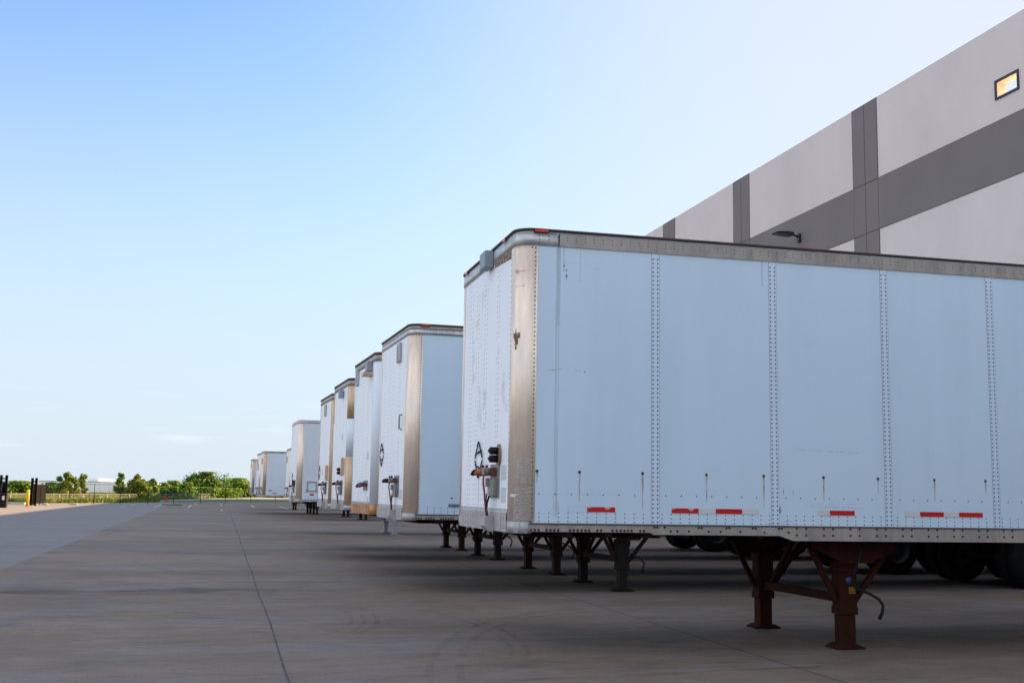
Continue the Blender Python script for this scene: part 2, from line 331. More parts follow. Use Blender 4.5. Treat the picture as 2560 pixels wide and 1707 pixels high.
# ------------------------------------------------------------------ ground
# one sheet to the horizon, level under the yard and falling a few metres beyond it
g = MB()
ys = [-600, -60, 0, 60, 110, 150, 200, 260, 340, 450, 700, 1500, 4000]
xs = [-4000, -1200, -400, -120, -60, -30, -10, 10, 30, 60, 120, 400, 1200, 4000]
def gz(x, y):
    t = min(max((y-270)/250, 0), 1); return -.06 - 2.6*t*t*(3-2*t)
for i in range(len(xs)-1):
    for j in range(len(ys)-1):
        g.quad([(x, y, gz(x, y)) for x, y in ((xs[i], ys[j]), (xs[i+1], ys[j]), (xs[i+1], ys[j+1]), (xs[i], ys[j+1]))])
tag(g.build('ground', M['meadow']), kind='structure')
def sheet(name, poly, z, m, kind='structure'):
    b = MB(); b.quad([(x, y, z) for x, y in poly]); return tag(b.build(name, m), kind=kind)
sheet('drive_pavement', [(-70, -60), (-3.3, -60), (-3.55, 15), (-3.9, 45), (-4.3, 100), (-4.5, 137.5), (-12.5, 118.5), (-17.5, 107.5), (-70, 104)], -.004, M['drive'])
sheet('yard_pavement', [(-3.3, -60), (40, -60), (40, 200), (22, 194), (-4.5, 137.5), (-4.3, 100), (-3.9, 45), (-3.55, 15)], 0, M['yard'])
sheet('grass_verge', [(-12.5, 118.6), (-4.5, 137.6), (22, 194.1), (40, 300), (3.5, 208), (-9.2, 137)], -.02, M['grass'])
sheet('road', [(-9.2, 137.1), (3.5, 208.1), (40, 300), (60, 420), (4.8, 262), (-9.6, 141)], -.012, M['road'])

# slab joints, streaks and tyre marks: thin sheets lying on the concrete
def strip(name, pts, width, m, z=.004, jitter=0, kind='structure', seed=1):
    rr = random.Random(seed); b = MB(); L_, R_ = [], []
    for i, p in enumerate(pts):
        p = Vector((*p, 0)); a = Vector((*pts[max(i-1, 0)], 0)); c = Vector((*pts[min(i+1, len(pts)-1)], 0)); d = (c-a).normalized(); nn = Vector((-d.y, d.x, 0))
        ww = width*(1+rr.uniform(-jitter, jitter))/2
        if jitter and i in (0, len(pts)-1): ww *= .1
        L_.append(p+nn*ww); R_.append(p-nn*ww)
    for i in range(len(pts)-1): b.quad([(q.x, q.y, z) for q in (L_[i], R_[i], R_[i+1], L_[i+1])])
    return tag(b.build(name, m), kind=kind)
for (x0, x1, ww) in ((.58, .80, .020), (4.92, 5.15, .018), (9.3, 9.5, .018)):
    strip('slab_joint', [(x0+(x1-x0)*t+.012*math.sin(t*90), 4+t*110) for t in [i/60 for i in range(61)]], ww, M['joint'])
def arc(cx, cy, rx, ry, a0, a1, n=28): return [(cx+rx*math.cos(R(a0+(a1-a0)*i/n)), cy+ry*math.sin(R(a0+(a1-a0)*i/n))) for i in range(n+1)]
k = 0
for (cx, cy, rx, ry, a0, a1, ww) in ((.5, 14.0, 1.35, 2.6, -60, 35, .06), (.4, 14.0, 1.30, 2.6, -55, 30, .05), (.30, 14.0, 1.26, 2.5, -50, 30, .05), (5.0, 6, 3.6, 8.5, 95, 175, .07), (5.0, 6, 3.35, 8.2, 95, 170, .07),
                                     (4.0, 14.6, 4.5, 1.9, 190, 320, .08), (4.2, 14.9, 4.7, 2.1, 190, 320, .08), (2, 9, 6, 5.2, 20, 80, .07), (7, 12, 4, 3.2, 100, 200, .06),
                                     (-.9, 37, 2.6, 9, 60, 175, .16), (-1.3, 38, 2.8, 9, 60, 175, .14), (1.2, 27, 3, 7, 200, 300, .1), (6, 22, 5.5, 2.6, 180, 300, .14), (2.5, 12.2, .5, 2.2, -70, 60, .05), (2.35, 12.2, .5, 2.2, -70, 60, .05)):
    k += 1; strip('tyre_mark', arc(cx, cy, rx, ry, a0, a1), ww, M['tyremark'], .008+.0004*k)
def wander(x0, y0, x1, y1, n, amp, seed):
    rr = random.Random(seed); o = 0; res = []
    for i in range(n+1):
        t = i/n; o += rr.uniform(-amp, amp); o *= .85; res.append((x0+(x1-x0)*t, y0+(y1-y0)*t+o))
    return res
strip('pale_streak', wander(-5.2, 17.2, .4, 19.4, 26, .16, 3), .55, M['bluestreak'], .016, .6)
strip('pale_streak', wander(.2, 19.3, 4.4, 19.5, 18, .10, 4), .28, M['bluestreak'], .0165, .6)
strip('pale_streak', wander(-3.9, 12.0, -1.0, 14.6, 14, .3, 5), .8, M['bluestreak'], .017, .6)
strip('pale_streak', wander(-1.2, 27.5, 3.4, 28.5, 14, .3, 6), .9, M['bluestreak'], .0175, .6)
strip('pale_streak', wander(1.8, 9.0, 5.6, 9.5, 14, .06, 8), .10, M['bluestreak'], .018, .6)
strip('dark_streak', wander(-4.6, 17.0, 1.2, 17.9, 16, .2, 9), .7, M['sealer'], .0185, .6)
strip('dark_streak', wander(-2.7, 31.5, -1.5, 31.6, 8, .05, 10), .28, M['tyremark'], .019, .5)
for i, (x0, y0, x1, y1) in enumerate(((-5, 96, -5.06, 111), (-2.39, 96.4, -2.48, 112), (.19, 84, .21, 88), (.22, 112, .23, 120.6), (2.96, 103, 3.03, 117), (-7.2, 92, -7.25, 99), (-7.6, 108, -7.7, 116), (5.4, 95, 5.5, 112), (-2.3, 120, -2.35, 130))):
    tag(strip('parking_line', [(x0, y0), (x1, y1)], .11, M['paint'], .012), kind='structure')

# ------------------------------------------------------------------ warehouse
WX, WH = 18.88, 13.68
wh = thing('warehouse', (WX, 31, 0), 'tall grey concrete warehouse with dark bands and pilasters behind the trailers', 'warehouse')
def loc(b, name, mats, parent, off): 
    o = b.build(name, mats, parent); o.location = (-off[0], -off[1], -off[2]); return o
WO = (WX, 31, 0)
Y0w, Y1w = -60, 205
pil = [-59.8+i*8.3 for i in range(0)] 
pil = [-50.8, -42.6, -34.4, -26.2, -18, -9.8, -1.6, 6.6, 14.8, 22.6, 31.0, 39.8, 47.2] + [47.2+8.3*i for i in range(1, 19)]
sc = (23.90, 24.70, 11.76, 12.16)                       # overflow opening through the parapet (y0, y1, z0, z1)
b = MB(); T = .26
b.box(WX, WX+T, Y0w, sc[0], 0, WH); b.box(WX, WX+T, sc[1], Y1w, 0, WH)
b.box(WX, WX+T, sc[0], sc[1], 0, sc[2]); b.box(WX, WX+T, sc[0], sc[1], sc[3], WH)
b.box(WX+T, WX+60, Y0w, Y0w+T, 0, WH); b.box(WX+T, WX+60, Y1w-T, Y1w, 0, WH); b.box(WX+60, WX+60+T, Y0w, Y1w, 0, 11.4)
loc(b, 'wall', M['panel_light'], wh, WO)
b = MB(); b.box(WX+T+.01, WX+59.9, Y0w+T+.01, Y1w-T-.01, 11.2, 11.4); loc(b, 'roof', M['roof'], wh, WO)
Z0b, Z1b = 9.57, 11.14
b = MB(); prev = Y0w+.3
for p in pil:
    b.box(WX-.012, WX-.001, prev, p-.72, Z0b, Z1b); prev = p+.72
b.box(WX-.012, WX-.001, prev, Y1w-.3, Z0b, Z1b)
loc(b, 'painted_band', M['panel_dark'], wh, WO)
for p in pil:
    b = MB()
    b.box(WX-.014, WX-.001, p-.70, p-.018, 0.05, WH-.002); b.box(WX-.014, WX-.001, p+.018, p+.70, .05, WH-.002)
    for yy in (-.711, 0, .711): b.box(WX-.0105, WX-.0005, p+yy-.012, p+yy+.012, .05, WH-.004, 1)
    for zz in (Z0b, Z1b): b.box(WX-.019, WX-.0145, p-.70, p+.70, zz-.014, zz+.014, 1)
    loc(b, 'pilaster', [M['panel_dark'], M['groove']], wh, WO)
b = MB()
for zz in (Z0b-.014, Z1b): b.box(WX-.006, WX-.0008, Y0w+.3, Y1w-.3, zz, zz+.014)
loc(b, 'joint_line', M['groove'], wh, WO)
b = MB(); q = .06
b.box(WX-.03, WX-.001, sc[0]-q, sc[1]+q, sc[3], sc[3]+q); b.box(WX-.03, WX-.001, sc[0]-q, sc[1]+q, sc[2]-q, sc[2])
b.box(WX-.03, WX-.001, sc[0]-q, sc[0], sc[2], sc[3]); b.box(WX-.03, WX-.001, sc[1], sc[1]+q, sc[2], sc[3])
fr = loc(b, 'scupper_frame', M['scupper'], wh, WO)
b = MB(); e = .012
b.box(WX+.002, WX+T-.01, sc[0]+.001, sc[0]+e, sc[2]+e, sc[3]-e); b.box(WX+.002, WX+T-.01, sc[1]-e, sc[1]-.001, sc[2]+e, sc[3]-e)
b.box(WX+.002, WX+T-.01, sc[0]+.001, sc[1]-.001, sc[3]-e, sc[3]-.001); b.box(WX+.002, WX+T-.01, sc[0]+.001, sc[1]-.001, sc[2]+.001, sc[2]+e)
loc(b, 'scupper_lining', M['reveal'], wh, WO)
for p0, p1 in zip(pil[8:-1], pil[9:]):                  # dock doors low behind the trailers
    m_ = (p0+p1)/2
    for dy in (-1.9, 1.9):
        b = MB(); b.box(WX-.02, WX-.001, m_+dy-1.3, m_+dy+1.3, 1.2, 4.0)
        for zz in (1.9, 2.6, 3.3): b.box(WX-.026, WX-.021, m_+dy-1.3, m_+dy+1.3, zz-.01, zz+.01)
        loc(b, 'dock_door', M['panel_dark'], wh, WO)

lamp = thing('wall_lamp', (WX, 35.2, 10.34), 'black arm-mounted floodlight on the dark band of the warehouse wall', 'lamp')
b = MB(); b.box(-.09, -.02, -.09, .09, -.16, .14, bev=.012); b.build('mounting_plate', M['lampblack'], lamp)
b = MB(); b.tube([(-.08, 0, .03), (-.16, 0, .06), (-.34, 0, .10)], .035, 8); b.build('arm', M['lampblack'], lamp)
b = MB(); b.prism([(-.30, .045), (-.42, .03), (-.95, .075), (-1.0, .10), (-.93, .135), (-.55, .17), (-.32, .15)], 'y', -.17, .17); b.build('lamp_head', M['lampblack'], lamp)

# ------------------------------------------------------------------ semi trailers
TW = 2.59
def corner_pts(o, rad=.16, n=8, far=False, run_s=.19, run_t=.24):
    "outline round one front corner, pushed out by o (near corner, from the front wall round to the side)"
    pts = [(-o, run_t)]
    for i in range(n+1):
        a = math.pi/2*i/n; pts.append((rad-(rad+o)*math.cos(a), rad-(rad+o)*math.sin(a)))
    pts.append((run_s, -o))
    if far: pts = [(x, TW-y) for x, y in pts][::-1]
    return pts
def ring_strip(b, pin, pout, z0, z1, mi=0, smooth=True):
    for i in range(len(pout)-1):
        a, c = pout[i], pout[i+1]; ai, ci = pin[i], pin[i+1]
        b.quad([(*a, z0), (*c, z0), (*c, z1), (*a, z1)], mi, smooth)
        b.quad([(*c, z1), (*ci, z1), (*ai, z1), (*a, z1)], mi); b.quad([(*a, z0), (*ai, z0), (*ci, z0), (*c, z0)], mi)
        b.quad([(*ai, z1), (*ci, z1), (*ci, z0), (*ai, z0)], mi)
    for e in (0, -1):
        a, ai = pout[e], pin[e]; b.quad([(*a, z0), (*a, z1), (*ai, z1), (*ai, z0)], mi)
def weld(b):
    "merge the quads of a smooth strip so that shading runs across them"
    key = {}; nv = []; mp_ = []
    for v in b.v:
        k_ = (round(v[0], 5), round(v[1], 5), round(v[2], 5))
        if k_ not in key: key[k_] = len(nv); nv.append(v)
        mp_.append(key[k_])
    b.v = nv; b.f = [tuple(mp_[i] for i in f_) for f_ in b.f]

def whole_path(o, Ln, s0=0, joint=None):
    near = corner_pts(o, run_s=Ln); far = corner_pts(o, far=True, run_s=Ln)
    return far + near

WHEEL = {}
def wheel_meshes():
    t = MB()
    prof = [(.27, .0), (.30, .015), (.40, .012), (.475, .03), (.50, .07), (.50, .20), (.475, .24), (.40, .26), (.30, .255), (.27, .27)]
    n = 32; n0 = 0
    for k in range(n):
        a = 2*math.pi*k/n
        for (rr, yy) in prof: t.v.append((rr*math.cos(a), yy, rr*math.sin(a)))
    m = len(prof)
    for k in range(n):
        for j in range(m-1):
            a0 = k*m+j; a1 = ((k+1) % n)*m+j; t.f.append((a0, a0+1, a1+1, a1)); t.mi.append(0); t.sm.append(True)
    q = MB(); prof = [(.0, .12), (.07, .12), (.09, .10), (.14, .10), (.17, .14), (.245, .14), (.255, .03), (.272, .004), (.279, .008), (.275, .03)]
    for k in range(n):
        a = 2*math.pi*k/n
        for (rr, yy) in prof: q.v.append((rr*math.cos(a), yy, rr*math.sin(a)))
    m = len(prof)
    for k in range(n):
        for j in range(m-1):
            a0 = k*m+j; a1 = ((k+1) % n)*m+j; q.f.append((a0, a0+1, a1+1, a1)); q.mi.append(0); q.sm.append(True)
    for k in range(10):
        a = 2*math.pi*k/10; q.dome((.115*math.cos(a), .10, .115*math.sin(a)), (0, -1, 0), .014, .03, 1)
    for k in range(5):
        a = 2*math.pi*(k+.5)/5; q.dome((.205*math.cos(a), .139, .205*math.sin(a)), (0, -1, 0), .024, .001, 1, 10)
    return t, q
def rivet_col(b, x, y, nrm, z0, z1, dz, rad, h, mi=1, seg=6, skip=0, rr=None):
    n = int((z1-z0)/dz)
    for i in range(n+1):
        if skip and rr.random() < skip: continue
        b.dome((x, y, z0+dz*i), nrm, rad, h, mi, seg)

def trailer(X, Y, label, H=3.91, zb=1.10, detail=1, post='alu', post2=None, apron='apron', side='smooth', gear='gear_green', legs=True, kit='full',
            vent=None, tapes=(), toprail=True, seed=1, gear_s=3.49, Ln=15.9, wheels=True, docbox=True, frontmat='white_front', tall_cap=False, brace=True, sidemat='shade_blue_side', wdx=0):
    rr = random.Random(seed)
    t = thing('semi_trailer', (X, Y, 0), label, 'semi trailer', 'semi trailers backed up in a row to the warehouse', rz=.036 if Y > 12 else 0)
    zp = zb+.096                       # foot of the panels
    zt = H-(.158 if detail else .11)                        # underside of the top rail
    NY, NX = (0, -1, 0), (-1, 0, 0)
    rs = .0086 if detail == 2 else .0095
    # --- near side wall
    b = MB(); b.box(.17, Ln, 0, .035, zp, zt)
    ds = 6 if detail == 2 else 5
    if side == 'seamed':
        k = 0
        while 1.315+1.2185*k < Ln-.2:
            s0 = 1.315+1.2185*k; b.box(s0, s0+.075, -.0025, -.0002, zp+.001, zt-.001, 2)
            b.box(s0-.004, s0, -.0032, -.0002, zp+.001, zt-.001, 3); b.box(s0+.075, s0+.0775, -.0032, -.0002, zp+.001, zt-.001, 3)
            if s0 < 7.5:
                for xx in (s0+.013, s0+.060): rivet_col(b, xx, -.0025, NY, zp+.02, zt-.03, .0413, rs, .006, 1, ds)
            k += 1
        for i in range(75):
            x = .233+.0912*i
            kk = (x-1.315) % 1.2185
            if x > 1.3 and kk < .078: continue
            for z in (1.287, 1.248, 1.212): b.dome((x, 0, z), NY, .0068, .004, 1, ds)
        for i in range(46):
            if i % 8 != 7: b.dome((.23+.1535*i, 0, 1.457), NY, .0075, .004, 1, ds)
        for s0 in (.209, .613, 1.227, 1.866, 2.455, 3.087, 3.677, 4.304, 4.887, 5.5, 6.1):
            b.dome((s0, 0, 1.66), NY, .0155, .002, 4, 9)
    else:
        for i in range(56):
            for z in (zb+.19, zb+.15, zb+.115): b.dome((.32+.10*i, 0, z), NY, .008, .004, 1, 5)
        b.dome((.68, 0, zb+.33), NY, .014, .003, 4, 8)
        for s0 in (4.9, 9.8): b.box(s0, s0+.04, -.003, -.0002, zp+.001, zt-.001, 2)
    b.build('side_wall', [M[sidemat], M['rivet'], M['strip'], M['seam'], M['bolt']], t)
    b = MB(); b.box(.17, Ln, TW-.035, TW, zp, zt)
    b.build('side_wall', [M['shade_blue_side']], t)
    # --- front wall
    b = MB(); b.box(0, .03, .235, TW-.235, zb+.18, zt)
    cols = [2.05, 1.95, 1.73, 1.63, 1.343, 1.245, .80, .715] if kit != 'plain' else [1.5]
    for j, c in enumerate(cols):
        if detail == 2: rivet_col(b, 0, c, NX, zb+.24, zt-.06-.05*(j//2 % 3), .051, .0075, .004, 1, 5, .10 if j > 1 else .05, rr)
        else: rivet_col(b, 0, c, NX, zb+.24, zt-.06, .07, .008, .004, 1, 4, .12, rr)
    for i in range(50):
        y = .26+.0425*i
        b.box(-.0025, -.0003, y, y+.009, zb+.186, zb+.215, 1)
    b.box(-.003, -.0004, 1.497, 1.500, zb+.22, zb+.62, 2)
    b.build('front_wall', [M[frontmat], M['rivet_pale'], M['seam']], t)
    # --- rounded corner posts
    for far in (False, True):
        b = MB(); po = corner_pts(.005, far=far); pi = corner_pts(-.012, far=far)
        zsplit = None
        segs = [(zp+.012 if apron != 'apron_rust' else zb+.185, zt, 0)]
        if post2: segs = post2
        for (a0, a1, mi_) in segs: ring_strip(b, pi, po, a0, a1, mi_)
        weld(b)
        if not far:
            rivet_col(b, .165, -.005, NY, zp+.05, zt-.02, .0413, rs*.95, .007, 2, ds)
            rivet_col(b, -.005, .225, NX, zp+.05, zt-.05, .051, .007, .004, 2, 5)
            for (sx_, sy_, nn) in ((.13, -.003, NY), (.07, .025, (-.5, -.86, 0)), (.02, .08, (-.86, -.5, 0))): b.dome((sx_, sy_, zt-.022), nn, .008, .006, 2, 5)
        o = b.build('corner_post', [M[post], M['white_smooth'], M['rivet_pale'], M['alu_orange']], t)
    # foot casting of the corner and the front apron
    b = MB()
    for far in (False, True): ring_strip(b, corner_pts(-.01, far=far, run_s=.135, run_t=.25), corner_pts(.009, far=far, run_s=.135 if apron != 'apron_rust' else .19, run_t=.25), zb, zp+.009 if apron != 'apron_rust' else zb+.183)
    weld(b)
    yy = [.25+(TW-.5)*i/12 for i in range(13)]
    for i in range(12):
        za, zc = (zb+.004-.035*math.sin(math.pi*(yy[j]-.25)/(TW-.5))*0 for j in (i, i+1))
        b.quad([(-.012, yy[i+1], zc), (-.012, yy[i], za), (-.012, yy[i], zb+.178), (-.012, yy[i+1], zb+.178)])
    b.box(-.0118, .05, .25, TW-.25, zb+.1775, zb+.183); b.box(-.0118, .05, .25, TW-.25, zb+.001, zb+.006)
    for c in (2.05, 1.95, 1.73, 1.63, 1.343, 1.245, .45, .36):
        for z in (.135, .115, .06, .04): b.dome((-.012, c, zb+z), NX, .008, .005, 1, 5)
    b.build('front_apron', [M[apron], M['bolt']], t)
    # --- top rail, roof edge and roof
    b = MB()
    capz = H-.042
    if tall_cap:
        ring_strip(b, whole_path(-.01, Ln), whole_path(.004, Ln), H-.085, H-.02); ring_strip(b, whole_path(-.01, Ln), whole_path(.012, Ln), zt, H-.086, 2)
    elif detail == 2:
        far = corner_pts(.010, far=True, run_s=Ln); near = corner_pts(.010, run_s=.384); fi = corner_pts(-.01, far=True, run_s=Ln); ni = corner_pts(-.01, run_s=.384)
        ring_strip(b, fi+ni, far+near, zt, capz, 2)
        b.box(.396, Ln, -.012, .01, zt, capz); b.box(.3845, .3955, -.004, .01, zt, capz, 3)
        ring_strip(b, whole_path(-.01, Ln), whole_path(.0035, Ln), capz+.0005, H-.022, 2)
    else: ring_strip(b, whole_path(-.01, Ln), whole_path(.010, Ln), zt if detail else H-.11, capz, 0 if detail else 2)
    weld(b)
    if detail:
        for i in range(70 if detail == 2 else 40):
            x = .20+.0895*i
            for z in (H-.07, H-.101): b.dome((x, -.012, z), NY, .0065, .004, 1, 5)
            if detail == 2 and (x-1.33) % 1.2185 < .09:
                b.dome((x, -.012, H-.132), NY, .0065, .004, 1, 5)
        for i in range(56): b.dome((-.012, .25+.0375*i, zt+.02), NX, .0055, .003, 1, 4)
        for c in (2.05, 1.95, 1.73, 1.63, 1.343, 1.245):
            for z in (.05, .07): b.dome((-.012, c, zt+z), NX, .0065, .003, 1, 4)
    b.build('top_rail', [M['rail'], M['rivet_pale'], M['rail_light'], M['bolt']], t)
    b = MB()
    ring_strip(b, whole_path(-.03, Ln), whole_path(.020 if toprail else .006, Ln), capz+.001 if not (tall_cap or detail == 2) else H-.0215, H); weld(b)
    b.build('roof_edge', M['roof_edge' if toprail else 'rail_light'], t)
    b = MB(); n = 10
    for i in range(n):
        y0, y1 = TW*i/n, TW*(i+1)/n; z0, z1 = (H-.004+.03*math.sin(math.pi*q/TW) for q in (y0, y1))
        b.quad([(.1, y0, z0), (Ln, y0, z0), (Ln, y1, z1), (.1, y1, z1)])
    b.build('roof', M['roof'], t)
    # --- bottom rails, floor, rear doors
    for side_ in (0, 1):
        b = MB(); y0, y1 = (-.014, .02) if side_ == 0 else (TW-.02, TW+.014)
        b.prism([(.137, zb+.018), (1.30, zb+.018), (1.335, zb), (2.61, zb), (2.75, zb-.046), (Ln, zb-.046), (Ln, zp-.004), (.137, zp-.004)], 'y', y0, y1)
        if side_ == 0:
            b.box(.137, Ln, -.019, -.0145, zp-.016, zp-.005, 2)
            for s0 in (.155, .192, .227, .302, .339, .374, .411, .524, .56, .597, .634, .67, .705, .784, .82, .93, .97, 1.01, 1.045, 1.08, 1.115, 1.2, 1.235): b.dome((s0, -.014, zb+.033), NY, .0135, .008, 1, 7)
            for s0 in (1.34, 1.37, 1.44, 1.78, 1.81, 2.06, 2.09, 2.33, 2.36, 2.6, 2.63): b.dome((s0, -.014, zb+.068), NY, .0125, .008, 1, 7)
            for s0 in (1.5, 1.566, 1.681, 1.88, 2.0, 2.2, 2.45, 2.7): b.dome((s0, -.014, zb+.033), NY, .0125, .008, 1, 7)
            for k in range(18):
                for d_ in (0, .098):
                    for z in (.07, .007): b.dome((2.787+.285*k+d_, -.014, zb+z), NY, .0125, .008, 1, 7)
        b.build('bottom_rail', [M['rail' if side == 'seamed' or detail else 'rail_light'], M['bolt'], M['rivet_pale']], t)
    b = MB(); b.box(.06, Ln, .022, TW-.022, zb+.05, zb+.095)
    for i in range(40): b.box(.5+.38*i, .56+.38*i, .025, TW-.025, zb-.03, zb+.049)
    for yy_ in (.85, TW-.95): b.box(8.6, Ln-.3, yy_, yy_+.1, zb-.20, zb-.031)
    b.box(.3, 1.6, .5, TW-.5, zb-.05, zb-.031)
    b.build('floor_frame', M['under'], t)
    b = MB(); b.box(Ln, Ln+.05, .0, TW/2-.006, zb, H-.01); b.box(Ln, Ln+.05, TW/2+.006, TW, zb, H-.01); b.build('rear_doors', M['white_smooth'], t)
    # --- landing gear
    if legs:
        gs = gear_s; gm = M[gear]; foot_d = -.005
        for yl in (.35, 2.14):
            b = MB(); b.box(gs-.09, gs+.085, yl-.085, yl+.085, .37, zb-.25, bev=.012)
            b.box(gs-.097, gs+.092, yl-.092, yl+.092, .33, .41, bev=.008)
            lw_ = .01 if detail == 2 else .018
            b.box(gs-.085+lw_, gs+.08-lw_, yl-.075, yl+.075, .03, .33, bev=.01)
            b.box(gs-.105, gs+.10, yl-.095, yl+.095, zb-.36, zb-.26, bev=.01)
            leg = b.build('landing_leg', gm, t)
            b = MB(); b.prism([(gs-.155, .004), (gs+.15, .004), (gs+.15, .016), (gs+.09, .045), (gs-.09, .045), (gs-.155, .016)], 'y', yl-.12, yl+.12)
            b.build('foot_plate', gm, leg)
        for yl in (.22, 2.26):
            b = MB()
            b.prism([(gs-.42, zb-.05), (gs+.50, zb-.05), (gs+.48, zb-.13), (gs+.24, zb-.25), (gs-.12, zb-.25), (gs-.41, zb-.12)], 'y', yl-.012, yl+.012)
            b.box(gs-.12, gs+.24, yl-.04, yl+.04, zb-.265, zb-.25)
            b.build('gusset_plate', gm, t)
        if brace:
            b = MB(); b.box(gs-.035, gs+.035, .35+.09, 2.14-.09, .44, .52); b.build('cross_tube', gm, t)
            for (p_, q_) in (((gs-.36, .35, zb-.12), (gs-.10, .35, .46)), ((gs+.10, .35, .45), (gs+.55, .35, zb-.06)), ((gs-.36, 2.14, zb-.12), (gs-.10, 2.14, .46)), ((gs+.10, 2.14, .45), (gs+.55, 2.14, zb-.06)),
                             ((gs, .55, .49), (gs, 1.15, zb-.04)), ((gs, 1.95, .49), (gs, 1.35, zb-.04))):
                b = MB(); b.bar(p_, q_, .05, .045); b.build('brace', gm, t)
        b = MB(); x0 = gs
        b.tube([(x0+.06, .12, zb-.13), (x0+.02, .16, zb-.30), (x0, .20, .66), (x0+.02, .19, .60), (x0+.13, .12, .55), (x0+.21, .08, .50), (x0+.245, .06, .44), (x0+.235, .06, .37), (x0+.20, .06, .31)], [.012, .012, .012, .014, .015, .015, .015, .016, .018], 8)
        b.build('crank_handle', M['black' if detail == 2 else gear], t)
        if detail == 2:
            b = MB(); b.box(gs-.005, gs+.065, .258, .2625, .535, .60); b.build('warning_label', M['crank_label'], t)
            b = MB(); b.dome((gs, .263, .665), NY, .035, .03, 0, 10); b.build('gear_cap', M['blue_paint'], t)
    # --- tandem wheels
    if wheels:
        tq = wheel_meshes() if not WHEEL else None
        for sx_ in (10.57+wdx, 11.82+wdx):
            b = MB(); b.tube([(sx_, .55, .505), (sx_, TW-.55, .505)], .065, 10); b.box(sx_-.45, sx_+.45, .80, .88, .62, .72); b.box(sx_-.45, sx_+.45, TW-.88, TW-.80, .62, .72)
            b.build('axle', M['under'], t)
            for (yw, flip) in ((.04, 1), (.36, 1), (TW-.04, -1), (TW-.36, -1)):
                if not WHEEL:
                    to = tq[0].build('tyre', M['rubber'], t); WHEEL['t'] = to.data
                    qo = tq[1].build('rim', [M['rim'], M['black']], to); WHEEL['q'] = qo.data
                else:
                    to = bpy.data.objects.new('wheel', WHEEL['t']); C.objects.link(to); to.parent = t
                    qo = bpy.data.objects.new('rim', WHEEL['q']); C.objects.link(qo); qo.parent = to
                to.name = 'wheel'; to.location = (sx_, yw, .505); to.scale = (1, flip, 1)
        b = MB(); b.box(Ln-.25, Ln-.15, .2, TW-.2, .45, .55); b.box(Ln-.25, Ln-.15, .7, .78, .55, zb); b.box(Ln-.25, Ln-.15, TW-.78, TW-.7, .55, zb); b.build('rear_guard', M['under'], t)
        for yy_ in (.05, TW-.65):
            b = MB(); b.box(12.55, 12.565, yy_, yy_+.6, .25, zb-.02); b.build('mud_flap', M['black'], t)
    # --- marker lights
    for i, c in enumerate((.47, TW/2, TW-.35)) if detail == 2 else ():
        b = MB(); b.box(-.032, -.0205, c-.05, c+.05, H-.040, H-.012); b.build('marker_light', M['marker'], t)
    if toprail:
        b = MB(); b.box(.15, .28, -.028, -.021, H-.038, H-.008, bev=.003); b.box(.145, .285, -.0208, -.0036, H-.042, H-.004, 1); b.build('marker_light', [M['marker'], M['bolt']], t)
    # --- reflective tape
    for (a0, a1, mk) in tapes:
        b = MB(); b.box(a0, a1, -.0042, -.0034, zb+.20, zb+.246)
        if mk == 'red_worn':
            w_ = a1-a0; mk = 'red_tape'
            b.prism([(a0+w_*.60, zb+.2462), (a0+w_*.66, zb+.228), (a0+w_*.74, zb+.222), (a0+w_*.80, zb+.230), (a0+w_*.85, zb+.2462)], 'y', -.0052, -.0043, 1)
            b.prism([(a0+w_*.02, zb+.2462), (a0+w_*.04, zb+.231), (a0+w_*.10, zb+.238), (a0+w_*.16, zb+.2462)], 'y', -.0052, -.0043, 1)
        if mk == 'outline':
            b = MB(); b.box(a0, a1, -.0012, -.0006, zb+.200, zb+.202); b.box(a0, a1, -.0012, -.0006, zb+.244, zb+.246); b.box(a0, a0+.002, -.0012, -.0006, zb+.202, zb+.244); mk = 'seam'
        b.build('reflective_tape', [M[mk], M['worn_tape']], t)
    # --- air and electric couplings on the front wall
    if kit in ('full', 'noplate'):
        dz = 0 if detail == 2 else -.03
        b = MB(); b.box(-.012, -.001, .58, .93, 1.41+dz, 1.735+dz); b.build('backing_plate', M['panel_grey'], t)
        b = MB(); b.box(-.06, -.0125, .66, .86, 1.625+dz, 1.70+dz, bev=.006); sb = b.build('socket_box', M['box_red'], t)
        b = MB(); b.cyl((-.0605, .76, 1.66+dz), (-1, 0, 0), .036, .05, 14); b.box(-.125, -.1115, .715, .80, 1.628+dz, 1.70+dz, bev=.005); b.build('socket_lid', M['panel_grey'], sb)
        for j, (yc, mt) in enumerate(((.93, 'gladhand_orange' if detail == 2 else 'black'), (1.10, 'black'))):
            b = MB(); b.cyl((-.001, yc, 1.655+dz), (-1, 0, 0), .022, .05, 10); b.cyl((-.051, yc, 1.655+dz), (-1, 0, 0), .034, .035, 12)
            b.tube([(-.086, yc, 1.655+dz), (-.11, yc, 1.66+dz), (-.135, yc+.02, 1.655+dz), (-.15, yc+.05, 1.64+dz)], [.03, .034, .03, .018], 8)
            b.cyl((-.05, yc, 1.685+dz), (0, 0, 1), .014, .035, 8); b.dome((-.05, yc, 1.72+dz), (0, 0, 1), .024, .016, 0, 8)
            b.build('air_coupler', M[mt], t)
        b = MB(); b.box(-.045, -.013, .83, .90, 1.44+dz, 1.60+dz, bev=.006); b.box(-.075, -.0455, .835, .885, 1.52+dz, 1.60+dz, bev=.006); b.build('valve_box', M['apron'], t)
        b = MB(); b.box(-.05, -.0125, .63, .80, 1.43+dz, 1.60+dz, bev=.006); b.build('grey_cover', M['panel_grey'], t)
